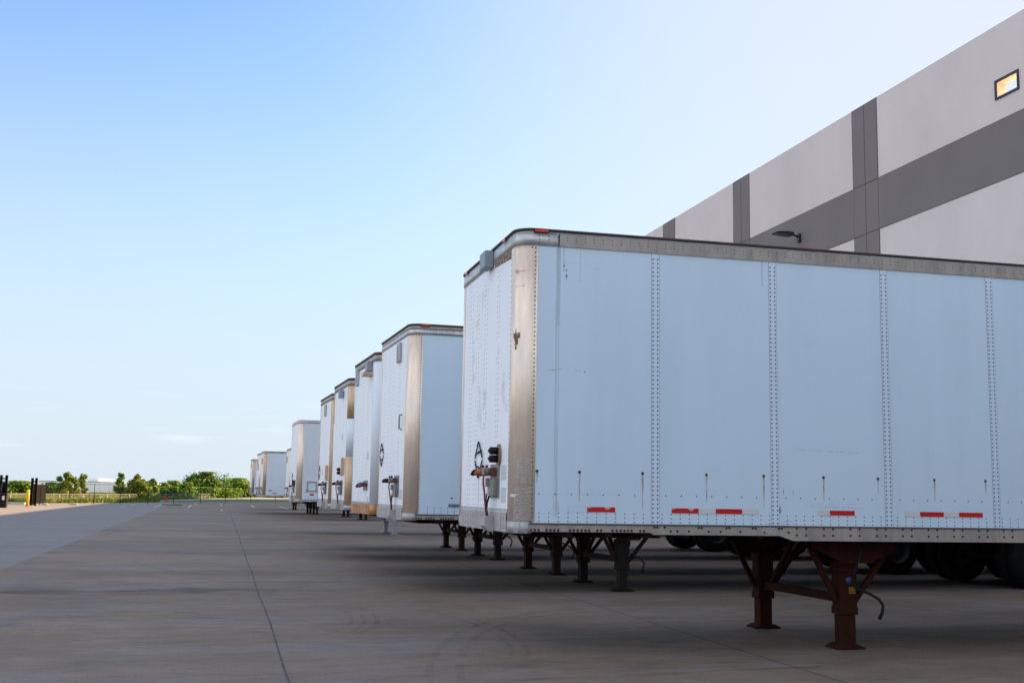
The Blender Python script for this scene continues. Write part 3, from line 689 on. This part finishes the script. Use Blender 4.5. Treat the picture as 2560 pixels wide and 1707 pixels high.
        b = MB(); b.tube([(-.115, .765, 1.62+dz), (-.12, .765, 1.56+dz), (-.105, .775, 1.48+dz), (-.09, .80, 1.38), (-.07, .84, 1.28), (-.06, .85, zb+.13)], .009, 8); b.build('air_hose', M['hose_red'], t)
        b = MB(); b.tube([(-.05, .90, 1.45+dz), (-.055, .91, 1.40), (-.05, .885, 1.32), (-.05, .87, zb+.13)], .008, 8); b.build('air_hose', M['hose_blue'], t)
        b = MB(); b.tube([(-.05, .80, 1.43+dz), (-.06, .84, 1.36), (-.05, .90, 1.30), (-.045, .87, zb+.13)], .010, 8); b.build('cable', M['hose_black'], t)
        b = MB(); b.prism([(-.013, zb+.145), (-.10, zb+.13), (-.10, zb+.045), (-.055, zb-.005), (-.013, zb-.012)], 'y', .76, .96); b.build('cable_box', M['apron'], t)
    elif kit == 'bare':
        for j, yc in enumerate((.55, .68, .80, .92)):
            b = MB(); b.cyl((-.001, yc, 1.58+.02*(j % 2)), (-1, 0, 0), .028, .07, 10); b.tube([(-.071, yc, 1.58+.02*(j % 2)), (-.11, yc+.02, 1.57), (-.14, yc+.05, 1.54)], [.03, .032, .015], 8); b.build('air_coupler', M[('box_red', 'hose_blue', 'black', 'black')[j]], t)
        b = MB(); b.box(-.005, -.001, .5, 1.0, 1.48, 1.66); b.build('backing_plate', M['panel_grey'], t)
    # vents, boxes and hardware: (kind, t, z)
    for v in vent or ():
        k_, yv, zv = v
        if k_ == 'vent':
            b = MB(); b.box(-.035, -.001, yv-.13, yv+.13, zv-.15, zv+.15, bev=.01); vo = b.build('vent_box', M['apron'], t)
            b = MB(); b.box(-.039, -.0355, yv+.0, yv+.11, zv-.10, zv+.10); b.build('vent_grille', M['grey_box'], vo)
        elif k_ == 'box':
            b = MB(); b.box(-.10, -.0125, yv-.12, yv+.12, zv-.09, zv+.09, bev=.01); b.build('lamp_box', M['grey_box'], t)
        elif k_ == 'step':
            b = MB(); b.box(-.16, -.001, yv-.16, yv+.16, zv-.035, zv+.035, bev=.008); b.build('step_bracket', M['alu_orange'], t)
        elif k_ == 'tube':
            b = MB(); b.box(-.07, -.001, yv-.06, yv+.06, zv-.19, zv+.19, bev=.02); b.build('document_tube', M['alu_orange'], t)
        elif k_ == 'oval':
            b = MB(); n = 14; b.prism([(yv+.085*math.cos(2*math.pi*i/n), zv+.105*math.sin(2*math.pi*i/n)) for i in range(n)], 'x', -.018, -.001); oo = b.build('mounting_plate', M['ochre'], t)
            for dz_ in (.038, -.038):
                b = MB(); b.cyl((-.0185, yv+.01, zv+dz_), (-1, 0, 0), .036, .075, 14); b.dome((-.0935, yv+.01, zv+dz_), (-1, 0, 0), .03, .025, 0, 10); b.build('coupler', M['black'], oo)
        elif k_ == 'decal':
            b = MB(); b.box(-.0016, -.0006, yv-.10, yv+.10, zv-.07, zv+.07); b.build('decal', M['sticker'], t)
        elif k_ == 'diamond':
            b = MB()
            P = [(1.50+yv, zv+.19), (1.665+yv, zv), (1.50+yv, zv-.20), (1.30+yv, zv)]
            for i in range(4):
                if detail != 2 and i == 2 and kit != 'full': continue
                a_, c_2 = Vector((-.012, *P[i])), Vector((-.012, *P[(i+1) % 4])); d_ = (c_2-a_)*.06
                b.bar(a_+d_, c_2-d_, .010, .013); 
            b.bar((-.013, 1.56+yv, zv+.06), (-.013, 1.36+yv, zv+.09), .010, .014); b.bar((-.013, 1.56+yv, zv-.07), (-.013, 1.40+yv, zv-.10), .010, .014)
            b.build('placard_frame', M['black'], t)
        elif k_ == 'handle':
            b = MB(); b.tube([(-.001, yv, zv-.11), (-.04, yv, zv-.10), (-.04, yv, zv+.10), (-.001, yv, zv+.11)], .012, 6); b.build('grab_handle', M['panel_grey'], t)
    return t

# ---- the nearest trailer, with all its wear
T1 = trailer(2.58, 10.18, 'nearest white trailer with riveted side panels, red and white tape and rusty red landing legs', detail=2, side='seamed', gear='gear',
    vent=[('box', 1.10, 3.80), ('oval', .60, 1.82), ('diamond', 0, 1.80), ('decal', .42, 1.44), ('decal', .42, 1.65)], seed=3,
    tapes=[(.514, .689, 'outline'), (.689, .958, 'red_worn'), (1.514, 1.785, 'red_worn'), (1.785, 1.956, 'white_tape'), (1.956, 2.227, 'red_tape'), (2.227, 2.396, 'white_tape'), (3.02, 3.145, 'white_tape'), (3.145, 3.413, 'red_tape'),
           (3.96, 4.13, 'white_tape'), (4.13, 4.396, 'red_tape'), (4.396, 4.569, 'white_tape'), (4.569, 4.839, 'red_tape'), (5.55, 5.82, 'red_tape')])
# marks on its side
for i, (s0, ln) in enumerate(((.209, .10), (.613, .26), (1.227, .32), (1.866, .25), (2.455, .30), (3.087, .22), (3.677, .14), (4.304, .20), (4.887, .12))):
    b = MB(); b.quad([(s0-.011, -.0011, 1.655), (s0+.011, -.0011, 1.655), (s0+.004, -.0011, 1.655-ln), (s0-.004, -.0011, 1.655-ln)]); b.build('rust_run', M['rust_run'], T1)
for (s0, w_, z1, z0) in ((.395, .030, 3.75, 3.0), (.60, .008, 3.75, 3.42), (.44, .016, 3.75, 3.52), (.385, .035, 3.74, 1.25), (2.46, .02, 3.75, 3.5)):
    b = MB(); b.quad([(s0-w_/2, -.0014, z0), (s0+w_/2, -.0014, z0), (s0+w_*.6, -.0014, z1), (s0-w_*.6, -.0014, z1)]); b.build('grime_run', M['grime_run'], T1)
def scr(s0, z0, s1, z1, w_=.006, y=-.0018, q_=.55):
    w_ *= q_; b = MB(); b.quad([(s0, y, z0-w_/2), (s1, y, z1-w_/2), (s1, y, z1+w_/2), (s0, y, z0+w_/2)]); b.build('scratch', M['dark_scratch'], T1)
scr(2.80, 1.925, 3.47, 1.905, .007); scr(2.90, 1.385, 3.52, 1.368, .008); scr(2.86, 1.41, 3.45, 1.405, .004); scr(1.87, 1.70, 2.02, 1.70, .003); scr(.18, 1.459, 1.0, 1.457, .003); scr(2.62, 1.23, 2.86, 1.245, .01)
scr(2.45, 1.21, 2.80, 1.215, .008); scr(.46, 3.60, .70, 3.60, .003); scr(.25, 2.58, .45, 2.60, .010); scr(.55, 2.60, .62, 2.59, .010); scr(2.89, 2.95, 3.02, 2.95, .004); scr(.69, 3.56, .80, 3.565, .006)
for (s0, z0, w_, h_) in ((.445, 3.575, .03, .03), (.465, 3.53, .022, .028), (.466, 3.47, .020, .07), (.655, 2.585, .02, .02), (2.62, 1.33, .03, .12), (2.66, 1.52, .012, .08), (2.76, 1.50, .008, .08)):
    b = MB(); b.prism([(s0-w_/2, z0), (s0, z0-h_/2), (s0+w_/2, z0+h_*.1), (s0+w_*.1, z0+h_/2)], 'y', -.0022, -.0006); b.build('scrape', M['dark_scratch'], T1)
for (s0, s1, z0, z1) in ((.22, .40, 1.38, 1.46), (.25, .42, 1.30, 1.40)): b = MB(); b.quad([(s0, -.001, z0), (s1, -.001, z0), (s1, -.001, z1), (s0, -.001, z1)]); b.build('faded_patch', M['grey_scuff'], T1)
for (y0, y1, z0, z1) in ((1.65, 2.1, 3.05, 3.35), (1.5, 1.95, 2.5, 3.0), (1.3, 1.75, 3.38, 3.55), (.3, .7, 2.2, 2.6), (1.2, 1.7, 2.1, 2.5), (.6, .8, 2.75, 2.85)): b = MB(); b.quad([(-.0009, y0, z0), (-.0009, y0, z1), (-.0009, y1, z1), (-.0009, y1, z0)]); b.build('grey_scuff', M['grey_scuff'], T1)
b = MB()
b.quad([(-.0014, .24, 3.745), (-.0014, .24, 3.66), (-.0014, .95, 3.70), (-.0014, .95, 3.745)])
b.build('rust_edge', M['rust_patch'], T1)
def post_patch(a0, a1, z0, z1, m_, name, o=.0068):
    b_ = MB(); n = 6
    for i in range(n):
        q0, q1 = (a0+(a1-a0)*j/n for j in (i, i+1))
        P = [(.16-(.16+o)*math.cos(q), .16-(.16+o)*math.sin(q)) for q in (R(q0), R(q1))]
        b_.quad([(*P[0], z0), (*P[1], z0), (*P[1], z1), (*P[0], z1)], 0, True)
    b_.build(name, M[m_], T1)
post_patch(12, 44, 2.88, 2.93, 'rust_patch', 'rust_patch'); post_patch(18, 36, 2.82, 2.88, 'rust_patch', 'rust_patch'); post_patch(22, 30, 2.775, 2.82, 'rust_patch', 'rust_patch'); post_patch(22, 28, 2.93, 2.965, 'rust_patch', 'rust_patch')
post_patch(30, 90, 1.22, 1.52, 'silver_scuff', 'scuffed_area'); post_patch(40, 90, 1.55, 1.78, 'silver_scuff', 'scuffed_area', .0072); post_patch(30, 90, 1.105, 1.19, 'silver_scuff', 'scuffed_area', .0105)
post_patch(8, 40, 1.425, 1.452, 'sticker', 'post_sticker', .0076)
post_patch(20, 60, 3.50, 3.515, 'dark_scratch', 'post_scratch'); post_patch(20, 60, 3.36, 3.37, 'dark_scratch', 'post_scratch'); post_patch(18, 34, 3.50, 3.525, 'worn_tape', 'paint_rub', .008)
b = MB(); b.prism([(2.44, 1.125), (2.42, 1.16), (2.46, 1.185), (2.56, 1.18), (2.55, 1.14), (2.50, 1.12)], 'y', -.0165, -.0146); b.build('torn_foil', M['silver_scuff'], T1)

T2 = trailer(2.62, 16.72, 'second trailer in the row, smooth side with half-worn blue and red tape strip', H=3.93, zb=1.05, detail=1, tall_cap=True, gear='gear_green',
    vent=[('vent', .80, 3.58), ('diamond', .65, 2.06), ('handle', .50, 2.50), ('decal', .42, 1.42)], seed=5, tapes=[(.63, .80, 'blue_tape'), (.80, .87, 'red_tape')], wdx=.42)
T3 = trailer(2.58, 20.3, 'third trailer in the row, all-white corner post above a rusty orange front apron', H=3.92, zb=1.06, post='white_smooth', apron='apron_rust', kit='bare', gear='gear_brown',
    vent=[('vent', 2.08, 3.64), ('box', .50, 3.70), ('step', .50, 3.56), ('decal', .45, 1.30), ('decal', .60, 2.1)], seed=8, gear_s=3.52)
T4 = trailer(2.62, 25.0, 'fourth trailer in the row, orange-brown top and bottom of its white corner post', H=3.90, zb=1.06, post='white_smooth', gear='gear_green',
    post2=[(1.168, 2.20, 3), (2.2002, 3.02, 1), (3.0202, 3.742, 3)], vent=[('box', .95, 3.62), ('tube', .45, 2.0), ('decal', .9, 2.65), ('oval', .8, 1.90)], seed=11)
T5 = trailer(2.64, 29.1, 'fifth trailer in the row, orange-tinted corner post with red tape scraps', H=3.90, zb=1.05, post='alu_orange', gear='gear_brown',
    vent=[('vent', 1.30, 3.55), ('tube', .45, 1.92), ('diamond', .7, 1.95), ('decal', 1.6, 1.95)], seed=13)
b = MB()
for (z0, z1) in ((2.50, 2.62), (2.28, 2.36), (2.12, 2.24)): b.box(-.008, -.0062, .17, .225, z0, z1)
b.build('tape_scraps', M['red_tape'], T5)
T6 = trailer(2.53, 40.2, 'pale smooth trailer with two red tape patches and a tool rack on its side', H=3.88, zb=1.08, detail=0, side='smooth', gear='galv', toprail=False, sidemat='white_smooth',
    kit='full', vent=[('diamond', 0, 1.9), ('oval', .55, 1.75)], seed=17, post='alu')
b = MB()
for (p_, q_) in (((.36, 1.78), (.66, 1.78)), ((.66, 1.78), (.66, 1.47)), ((.33, 1.47), (.74, 1.47)), ((.36, 1.47), (.36, 1.78))): b.bar((p_[0], -.02, p_[1]), (q_[0], -.02, q_[1]), .022, .03)
b.cyl((.33, -.001, 1.48), (0, -1, 0), .03, .05, 10); b.build('tool_rack', M['grey_box'], T6)
for (a0, a1, z0, z1) in ((.46, .60, 1.315, 1.375), (.42, .57, 1.115, 1.155)):
    b = MB(); b.box(a0, a1, -.006, -.0035, z0, z1); b.build('reflective_tape', M['red_tape'], T6)
# set back between the sixth and the next front: seen only as a sliver, and by its legs under the row
T7 = trailer(4.15, 61.0, 'trailer set back from the row, only its dark landing legs showing under the others', H=3.90, detail=0, kit='plain', seed=19, Ln=14.4, toprail=True, gear_s=3.4)
T8 = trailer(3.87, 68.0, 'narrow sliver of a trailer front set back just right of the smooth pale one', H=3.91, zb=1.09, detail=0, kit='full', seed=20, Ln=14.6, vent=[('tube', 1.8, 3.3)])
T9 = trailer(2.60, 74.6, 'distant trailer with a wide blank white side and one red tape strip', H=3.92, zb=1.08, detail=0, kit='full', seed=21, gear='gear_brown', tapes=[(.61, .89, 'red_tape')], post='alu_orange', vent=[('tube', .9, 3.3)], sidemat='white_smooth')
b = MB(); b.prism([(.33, 1.50), (.62, 1.52), (.55, 1.44), (.47, 1.40), (.40, 1.44)], 'y', -.006, -.003); b.build('side_emblem', M['grey_box'], T9)
T10 = trailer(2.46, 78.2, 'distant trailer squeezed close behind the one with the wide blank side', H=3.90, detail=0, kit='full', seed=23, vent=[('tube', 1.2, 3.3), ('tube', .7, 3.0)])
T11 = trailer(2.40, 93.0, 'farthest trailer, with an orange-tinted corner post, at the left end of the row', H=3.89, zb=1.12, detail=0, kit='full', seed=24, gear='gear_brown', post='alu_orange', vent=[('tube', 1.2, 3.4)])
# unseen trailer added beside the camera to block skylight under the row
T12 = trailer(2.95, -.6, 'added unseen trailer just outside the right edge, shading the yard', H=3.91, detail=0, kit='plain', seed=25)

# ------------------------------------------------------------------ fences, gate and yard furniture
def fence(name, label, cat, pts, h, post_r, mat_p, mat_l, rails=(1,), group=None, barbs=False, midrail=False):
    c0 = Vector((*pts[0], 0)); t = thing(name, c0, label, cat, group)
    P = [Vector((*p, 0))-c0 for p in pts]
    for p in P:
        b = MB(); b.tube([p, p+Vector((0, 0, h+.03))], post_r, 8); b.dome(p+Vector((0, 0, h+.03)), (0, 0, 1), post_r*1.2, .03, 0, 8); b.build('post', M[mat_p], t)
    b = MB(); b.tube([p+Vector((0, 0, h)) for p in P], post_r*.5, 6); b.build('top_rail', M[mat_p], t)
    b = MB(); b.uv = []; run = 0
    for p, q in zip(P, P[1:]):
        ln = (q-p).length; b.quad([p+Vector((0, 0, .05)), q+Vector((0, 0, .05)), q+Vector((0, 0, h)), p+Vector((0, 0, h))])
        b.uv += [(run, 0), (run+ln, 0), (run+ln, h), (run, h)]; run += ln
    b.build('chain_link_fabric', M[mat_l], t)
    return t
fence('black_fence', 'tall black chain-link fence along the end of the yard', 'fence',
      [(-14.4, 106), (-12.69, 107.8), (-10.88, 110.1), (-8.83, 112.7), (-6.55, 115.5), (-4.32, 118.3), (-1.85, 122), (.6, 126), (3.31, 130.2), (6.29, 137.6), (9.5, 144), (13, 151), (17, 159), (21, 168)], 1.78, .026, 'fence_black', 'link_black')
fence('grey_fence', 'low galvanised chain-link fence on the grass beyond the yard', 'fence',
      [(-24.5, 108), (-21.4, 110), (-18.32, 113.), (-15.21, 121.3), (-13.6, 127), (-11.78, 132.9), (-10.3, 144), (-8.67, 156.7), (-6.47, 174.5), (-3.68, 192.5), (-.21, 226), (4.87, 283), (10, 340)], .80, .034, 'fence_grey', 'link_grey')

# open gate of vertical black slats, hinged beside the yellow bollard
def gate_frame(loc, label, leaves, h, span):
    t = thing('slatted_gate', loc, label, 'gate', 'black entrance gates')
    for x, y in span:
        b = MB(); b.box(x-.09, x+.09, y-.09, y+.09, 0, h, bev=.01); b.build('gate_post', M['fence_black'], t)
    b = MB(); b.bar((span[0][0], span[0][1], h-.27), (span[1][0], span[1][1], h-.27), .10, .10); b.bar((span[0][0], span[0][1], h-.48), (span[1][0], span[1][1], h-.48), .05, .05); b.build('cross_bar', M['fence_black'], t)
    for (p, q, z0, z1) in leaves:
        p, q = Vector((*p, 0)), Vector((*q, 0)); n = max(4, int((q-p).length/.13)); b = MB()
        for i in range(n):
            c = p+(q-p)*((i+.5)/n); d = (q-p)/n*.5; e = Vector((-d.y, d.x, 0)).normalized()*.02
            b.prism([tuple((c-d-e)[:2]), tuple((c+d-e)[:2]), tuple((c+d+e)[:2]), tuple((c-d+e)[:2])], 'z', z0+.04, z1-.04)
        e = Vector((-(q-p).y, (q-p).x, 0)).normalized()*.006; b.prism([tuple((p-e)[:2]), tuple((q-e)[:2]), tuple((q+e)[:2]), tuple((p+e)[:2])], 'z', z0+.05, z1-.05)
        b.bar(p+Vector((0, 0, z0+.02)), q+Vector((0, 0, z0+.02)), .04, .06); b.bar(p+Vector((0, 0, z1)), q+Vector((0, 0, z1)), .06, .06)
        for e_ in (p, q): b.bar(e_+Vector((0, 0, 0)), e_+Vector((0, 0, z1)), .07, .07)
        b.build('gate_leaf', M['fence_black'], t)
    return t
gp = [at(76.9, 1262, 98), at(87, 1262, 97)]; ga, gb_, gc = at(82, 1260, 101), at(99, 1258, 102.5), at(112, 1257.5, 104)
o_ = Vector((gp[0].x, gp[0].y, 0)); rel = lambda p: (p.x-o_.x, p.y-o_.y)
gate_frame(o_, 'open black slatted gate folded beside the yellow bollard', [(rel(ga), rel(gb_), .12, 1.62), (rel(gb_), rel(gc), .12, 1.62)], 2.14, [rel(gp[0]), rel(gp[1])])
gp = [at(-2, 1266, 95), at(11.5, 1266, 95)]; o_ = Vector((gp[0].x, gp[0].y, 0))
gate_frame(o_, 'black gate frame cut off by the left edge of the picture', [(rel(at(-14, 1266, 95.5)), rel(at(7, 1266, 95.5)), .3, 1.75)], 2.30, [rel(gp[0]), rel(gp[1])])
p = at(6, 1268, 86)
op = thing('gate_operator', (p.x, p.y, 0), 'black gate operator cabinet with white notice at the left edge', 'cabinet')
b = MB(); b.box(-.30, .26, -.25, .25, 0, .98, bev=.03); b.build('cabinet', M['black'], op)
b = MB(); b.box(-.02, .13, -.262, -.251, .52, .80); b.build('notice', M['white_tape'], op)
b = MB(); b.tube([(-.18, 0, .98), (-.18, 0, 1.5)], .035, 8); b.box(-.26, -.10, -.06, .06, 1.42, 1.62, bev=.01); b.build('control_post', M['black'], op)
p = at(68, 1262.5, 93)
bo = MB(); bo.tube([(0, 0, 0), (0, 0, 1.16), (0, 0, 1.21), (0, 0, 1.235)], [.115, .115, .095, .04], 20)
bo = bo.build('bollard', M['yellow']); bo.location = (p.x, p.y, 0); tag(bo, 'yellow safety bollard standing beside the open black gate', 'bollard')
b = MB(); b.prism([(-24, 103.6), (-17.2, 106.0), (-15.9, 105.0), (-15.8, 105.35), (-17.1, 106.5), (-24, 104.2)], 'z', 0, .13); tag(b.build('curb', M['curb']), kind='structure')
p = at(416, 1249.5, 150)
hy = thing('fire_hydrant', (p.x, p.y, 0), 'red fire hydrant with blue cap on the grass beyond the fence', 'hydrant')
b = MB(); b.tube([(0, 0, -.06), (0, 0, .06), (0, 0, .07), (0, 0, .62), (0, 0, .66)], [.19, .19, .13, .13, .17], 14); b.tube([(-.24, 0, .45), (.24, 0, .45)], .075, 10); b.tube([(0, -.24, .42), (0, 0, .42)], .09, 10); b.build('hydrant_body', M['red_paint'], hy)
b = MB(); b.tube([(0, 0, .66), (0, 0, .74), (0, 0, .80), (0, 0, .84)], [.15, .12, .05, .04], 14); b.build('bonnet', M['blue_paint'], hy)
p = at(430, 1261.5, 112)
dr = MB(); dr.box(-.9, .9, -.5, .5, -.03, .03)
for i in range(9): dr.box(-.8+.18*i, -.72+.18*i, -.4, .4, .0305, .05)
dr = dr.build('drain_grate', M['black']); dr.location = (p.x, p.y, .02); tag(dr, 'dark iron drain grate at the foot of the black fence', 'grate')
for i, (px, Y_, w_, lb) in enumerate(((184, 104, .32, 'lone white stone lying on the sunlit pavement edge'), (111.5, 101, .28, 'white stone at the foot of the folded gate leaf'))):
    p = at(px, 1261, Y_); b = MB(); b.prism([(-w_, 0), (-w_*.8, .12), (-w_*.2, .17), (w_*.5, .15), (w_, .05), (w_*.9, 0)], 'y', -.13, .13)
    o = b.build('stone', M['curb']); o.location = (p.x, p.y, 0); tag(o, lb, 'stone')

# ------------------------------------------------------------------ far warehouse
p0, p1 = at(86, 1240, 520), at(312, 1240, 520)
fw = thing('far_warehouse', ((p0.x+p1.x)/2, 520, gz(0, 520)), 'long white warehouse far beyond the trees', 'warehouse', rz=-.45)
hw = (p1.x-p0.x)/2/math.cos(.45); zt_ = at(200, 1204, 520).z-gz(0, 520)
b = MB(); b.box(-hw, hw, 0, 60, -1, zt_); b.build('wall', M['far_wall'], fw)
for i in range(9):
    xx = -hw+2*hw*(i+.5)/9; b = MB(); b.box(xx-.04, xx+.04, -.03, -.002, 0, zt_-.4); b.build('panel_joint', M['far_trim'], fw)
b = MB(); b.box(-hw-.1, hw+.1, -.12, 60.1, zt_, zt_+.28); b.build('parapet', M['far_trim'], fw)
ua, ub = at(213, 1240, 530), at(243, 1240, 530)
b = MB(); b.box(ua.x-fw.location.x, ub.x-fw.location.x, 4, 16, zt_+.281, zt_+1.5, bev=.1); b.build('rooftop_unit', M['far_wall'], fw)
p0, p1 = at(312, 1240, 500), at(338, 1240, 500)
fo = thing('far_office', ((p0.x+p1.x)/2, 500, gz(0, 500)), 'small bright white block right of the long far warehouse', 'building')
hw = (p1.x-p0.x)/2; z2 = at(320, 1204, 500).z-gz(0, 500)
b = MB(); b.box(-hw, hw, 0, 18, -1, z2, bev=.05); b.build('wall', M['far_wall'], fo)
for i in range(3):
    b = MB(); b.box(-hw+1+i*1.6, -hw+2+i*1.6, -.05, -.001, z2-2.4, z2-1.2); b.build('window', M['grey_box'], fo)

# ------------------------------------------------------------------ trees
def tree(name, label, px, ytop, ybase, wpx, Y, leaf, n, shape='round', trunk=.3, seed=1, leafsize=.3, group='trees beyond the fences'):
    rr = random.Random(seed)
    base = at(px, ybase, Y); top = at(px, ytop, Y); x0 = base.x; zb_ = gz(x0, Y); wpx *= 1.3; n = int(n*1.35)
    Hh = top.z-zb_; Wd = (at(px+wpx/2, ytop, Y)-at(px-wpx/2, ytop, Y)).length
    Hh *= 1.06
    t = thing(name, (x0, Y, zb_), label, 'tree' if 'tree' in name else 'bush', group)
    cz0 = Hh*trunk
    b = MB(); lean = rr.uniform(-.05, .05)*Hh
    b.tube([(0, 0, -.2), (lean*.3, 0, Hh*.3), (lean, 0, Hh*.62), (lean*1.2, 0, Hh*.85)], [Hh*.022+.03, Hh*.018+.02, Hh*.010+.01, .01], 7)
    for i in range(7):
        a = rr.uniform(0, 6.28); h0 = Hh*rr.uniform(trunk, .6); L2 = Wd*rr.uniform(.2, .42)
        b.tube([(lean*h0/Hh, 0, h0), (lean+math.cos(a)*L2*.5, math.sin(a)*L2*.5, h0+L2*.5), (lean+math.cos(a)*L2, math.sin(a)*L2, h0+L2*rr.uniform(.6, 1.1))], [Hh*.010+.01, Hh*.006+.006, .006], 5)
    b.build('trunk', M['bark'], t)
    b = MB(); clumps = []
    nc = 26 if shape == 'round' else 44
    for i in range(nc):
        for _ in range(30):
            uu = rr.random(); a = rr.uniform(0, 6.28)
            if shape == 'cone': rad = Wd/2*(1-.78*uu)*rr.uniform(.1, 1)
            elif shape == 'sparse': rad = Wd/2*math.sqrt(max(0, 1-(2*uu-.7)**2*.8))*rr.uniform(.2, 1)
            else: rad = Wd/2*math.sqrt(max(.05, 1-(2*uu*.95-.75)**2))*rr.uniform(.25, .95)
            break
        clumps.append((Vector((rad*math.cos(a)+lean*uu, rad*math.sin(a), cz0+(Hh-cz0)*(.06+.90*uu))), Wd*rr.uniform(.10, .22)*(.55 if shape != 'round' else 1)))
    zm = max(c.z+r_*.8 for c, r_ in clumps); 
    for i in range(n):
        c, r_ = rr.choice(clumps); d = Vector((rr.gauss(0, 1), rr.gauss(0, 1), rr.gauss(0, .8))); d = d.normalized()*r_*(rr.uniform(.35, 1.08) if rr.random() < .8 else rr.uniform(1, 1.5))
        p = c+d; p.z = min(p.z, Hh*1.02)
        nn = (d.normalized()+Vector((rr.uniform(-.8, .8), rr.uniform(-.8, .8), rr.uniform(-.4, 1)))).normalized(); a_ = nn.orthogonal().normalized(); b_ = nn.cross(a_); q = rr.uniform(.6, 1.3)*leafsize
        th = rr.uniform(0, 6.28); a2 = a_*math.cos(th)+b_*math.sin(th); b2 = nn.cross(a2)
        b.quad([p-a2*q*.5, p+b2*q*.32, p+a2*q*.5, p-b2*q*.32])
    b.build('crown', M[leaf], t)
    return t
TR = [ # name, label, px, ytop, ybase, width px, Y, leaf, n, shape, trunk, leafsize
 ('bush', 'dark green bush at the left edge behind the grey fence', 6, 1213, 1238, 40, 190, 'leaf_dark', 1500, 'round', .05, .45),
 ('bushy_tree', 'green tree mound between the left gate frame and the bollard', 44, 1206, 1238, 58, 180, 'leaf_mid', 2600, 'round', .05, .42),
 ('bushy_tree', 'dark green tree just right of the open gate', 128, 1209, 1241, 42, 210, 'leaf_dark', 2200, 'round', .05, .42),
 ('young_tree', 'yellow-green young tree with feathery top, left one of the pair', 167, 1186, 1253, 52, 128, 'leaf_yellow', 2600, 'sparse', .22, .26),
 ('young_tree', 'yellow-green slim young tree, right one of the pair', 203, 1188, 1254, 38, 130, 'leaf_yellow', 1900, 'cone', .24, .25),
 ('bush', 'low dark bush under the feathery young tree', 170, 1222, 1247, 55, 160, 'leaf_mid', 1500, 'round', .03, .36),
 ('young_tree', 'slim green tree in front of the right end of the white warehouse', 297, 1187, 1249, 34, 150, 'leaf_mid', 1900, 'cone', .28, .28),
 ('young_tree', 'tree with sparse spiky top right of the small white block', 341, 1189, 1250, 40, 158, 'leaf_yellow', 1500, 'sparse', .2, .28),
 ('bushy_tree', 'round olive-green tree in front of the spiky-topped one', 346, 1206, 1252, 46, 150, 'leaf_yellow', 2400, 'round', .06, .3),
 ('bushy_tree', 'grey-green tree left of the storm drain', 382, 1200, 1249, 38, 200, 'leaf_dark', 1700, 'sparse', .08, .38),
 ('bush', 'wide low green bush above the red hydrant', 408, 1210, 1246, 40, 215, 'leaf_mid', 1700, 'round', .03, .42),
 ('bushy_tree', 'broad mid-green tree between hydrant and the tallest tree', 434, 1205, 1246, 44, 220, 'leaf_mid', 2200, 'round', .05, .42),
 ('bush', 'dark low bush at the foot of the tallest tree', 464, 1209, 1248, 40, 200, 'leaf_mid', 2000, 'round', .03, .4),
 ('bushy_tree', 'tallest round-crowned dark green tree left of the far trailers', 516, 1185, 1242, 84, 240, 'leaf_dark', 5600, 'round', .1, .5),
 ('bushy_tree', 'right-hand bright green tree next to the farthest trailer', 590, 1199, 1240, 72, 255, 'leaf_mid', 4200, 'round', .08, .5),
 ('bush', 'low yellow-green scrub left of the farthest trailer', 560, 1222, 1243, 100, 225, 'leaf_mid', 2400, 'round', .0, .42),
 ('bushy_tree', 'green tree mostly behind the farthest trailers', 650, 1206, 1240, 70, 270, 'leaf_mid', 3000, 'round', .08, .5),
 ('bush', 'long low hedge of fresh green growth between the two spiky young trees', 322, 1222, 1248, 46, 172, 'leaf_mid', 2400, 'round', .0, .36),
 ('bushy_tree', 'mid-green tree directly right of the round olive-green one', 371, 1207, 1248, 34, 190, 'leaf_mid', 2000, 'round', .04, .4),
 ('bush', 'low dark scrub behind the red hydrant', 420, 1219, 1248, 62, 195, 'leaf_dark', 2600, 'round', .0, .4),
 ('bush', 'low green scrub under the tallest tree', 505, 1220, 1247, 70, 215, 'leaf_mid', 2600, 'round', .0, .42),
 ('bush', 'dark shrub mass in front of the left end of the white warehouse', 143, 1219, 1245, 44, 175, 'leaf_dark', 2000, 'round', .0, .38),
 ('bush', 'small pointed shrub in front of the white warehouse', 222, 1234, 1252, 9, 140, 'leaf_mid', 500, 'cone', .0, .24),
 ('bush', 'small round shrub in front of the white warehouse, right of the pointed one', 243, 1236, 1252, 24, 145, 'leaf_mid', 800, 'round', .0, .26),
 ('bush', 'hedge of low green growth left of the olive-green tree', 316, 1220, 1252, 34, 165, 'leaf_mid', 1500, 'round', .0, .32),
]
for i, (nm, lb, px, yt, yb, wp, Y_, lf, n_, sh, tk, ls) in enumerate(TR):
    tree(nm, lb, px, yt, yb, wp, Y_, lf, n_, sh, tk, 40+i, ls)

# meadow grass beyond the fences
b = MB(); rg = random.Random(5)
def edge(y): return -11.5+(y-121)*.33 if y < 137 else -9.9+(y-141)*.119
for i in range(26000):
    y = 112+rg.random()**1.6*190; lo = -.36*y+18; 
    x1 = edge(max(y, 121)) if y > 121 else -15.6
    x = rg.uniform(min(-.22*y-6, x1-4), x1); z = gz(x, y); h = rg.uniform(.15, .42)*(1+y/500); a = rg.uniform(0, 3.14); dx, dy = math.cos(a)*.10*(1+y/150), math.sin(a)*.10
    l = rg.uniform(-.15, .15)
    b.quad([(x-dx, y-dy, z), (x+dx, y+dy, z), (x+dx*.3+l, y, z+h), (x-dx*.3+l, y, z+h*.9)])
tag(b.build('meadow_grass', M['blade']), kind='stuff')
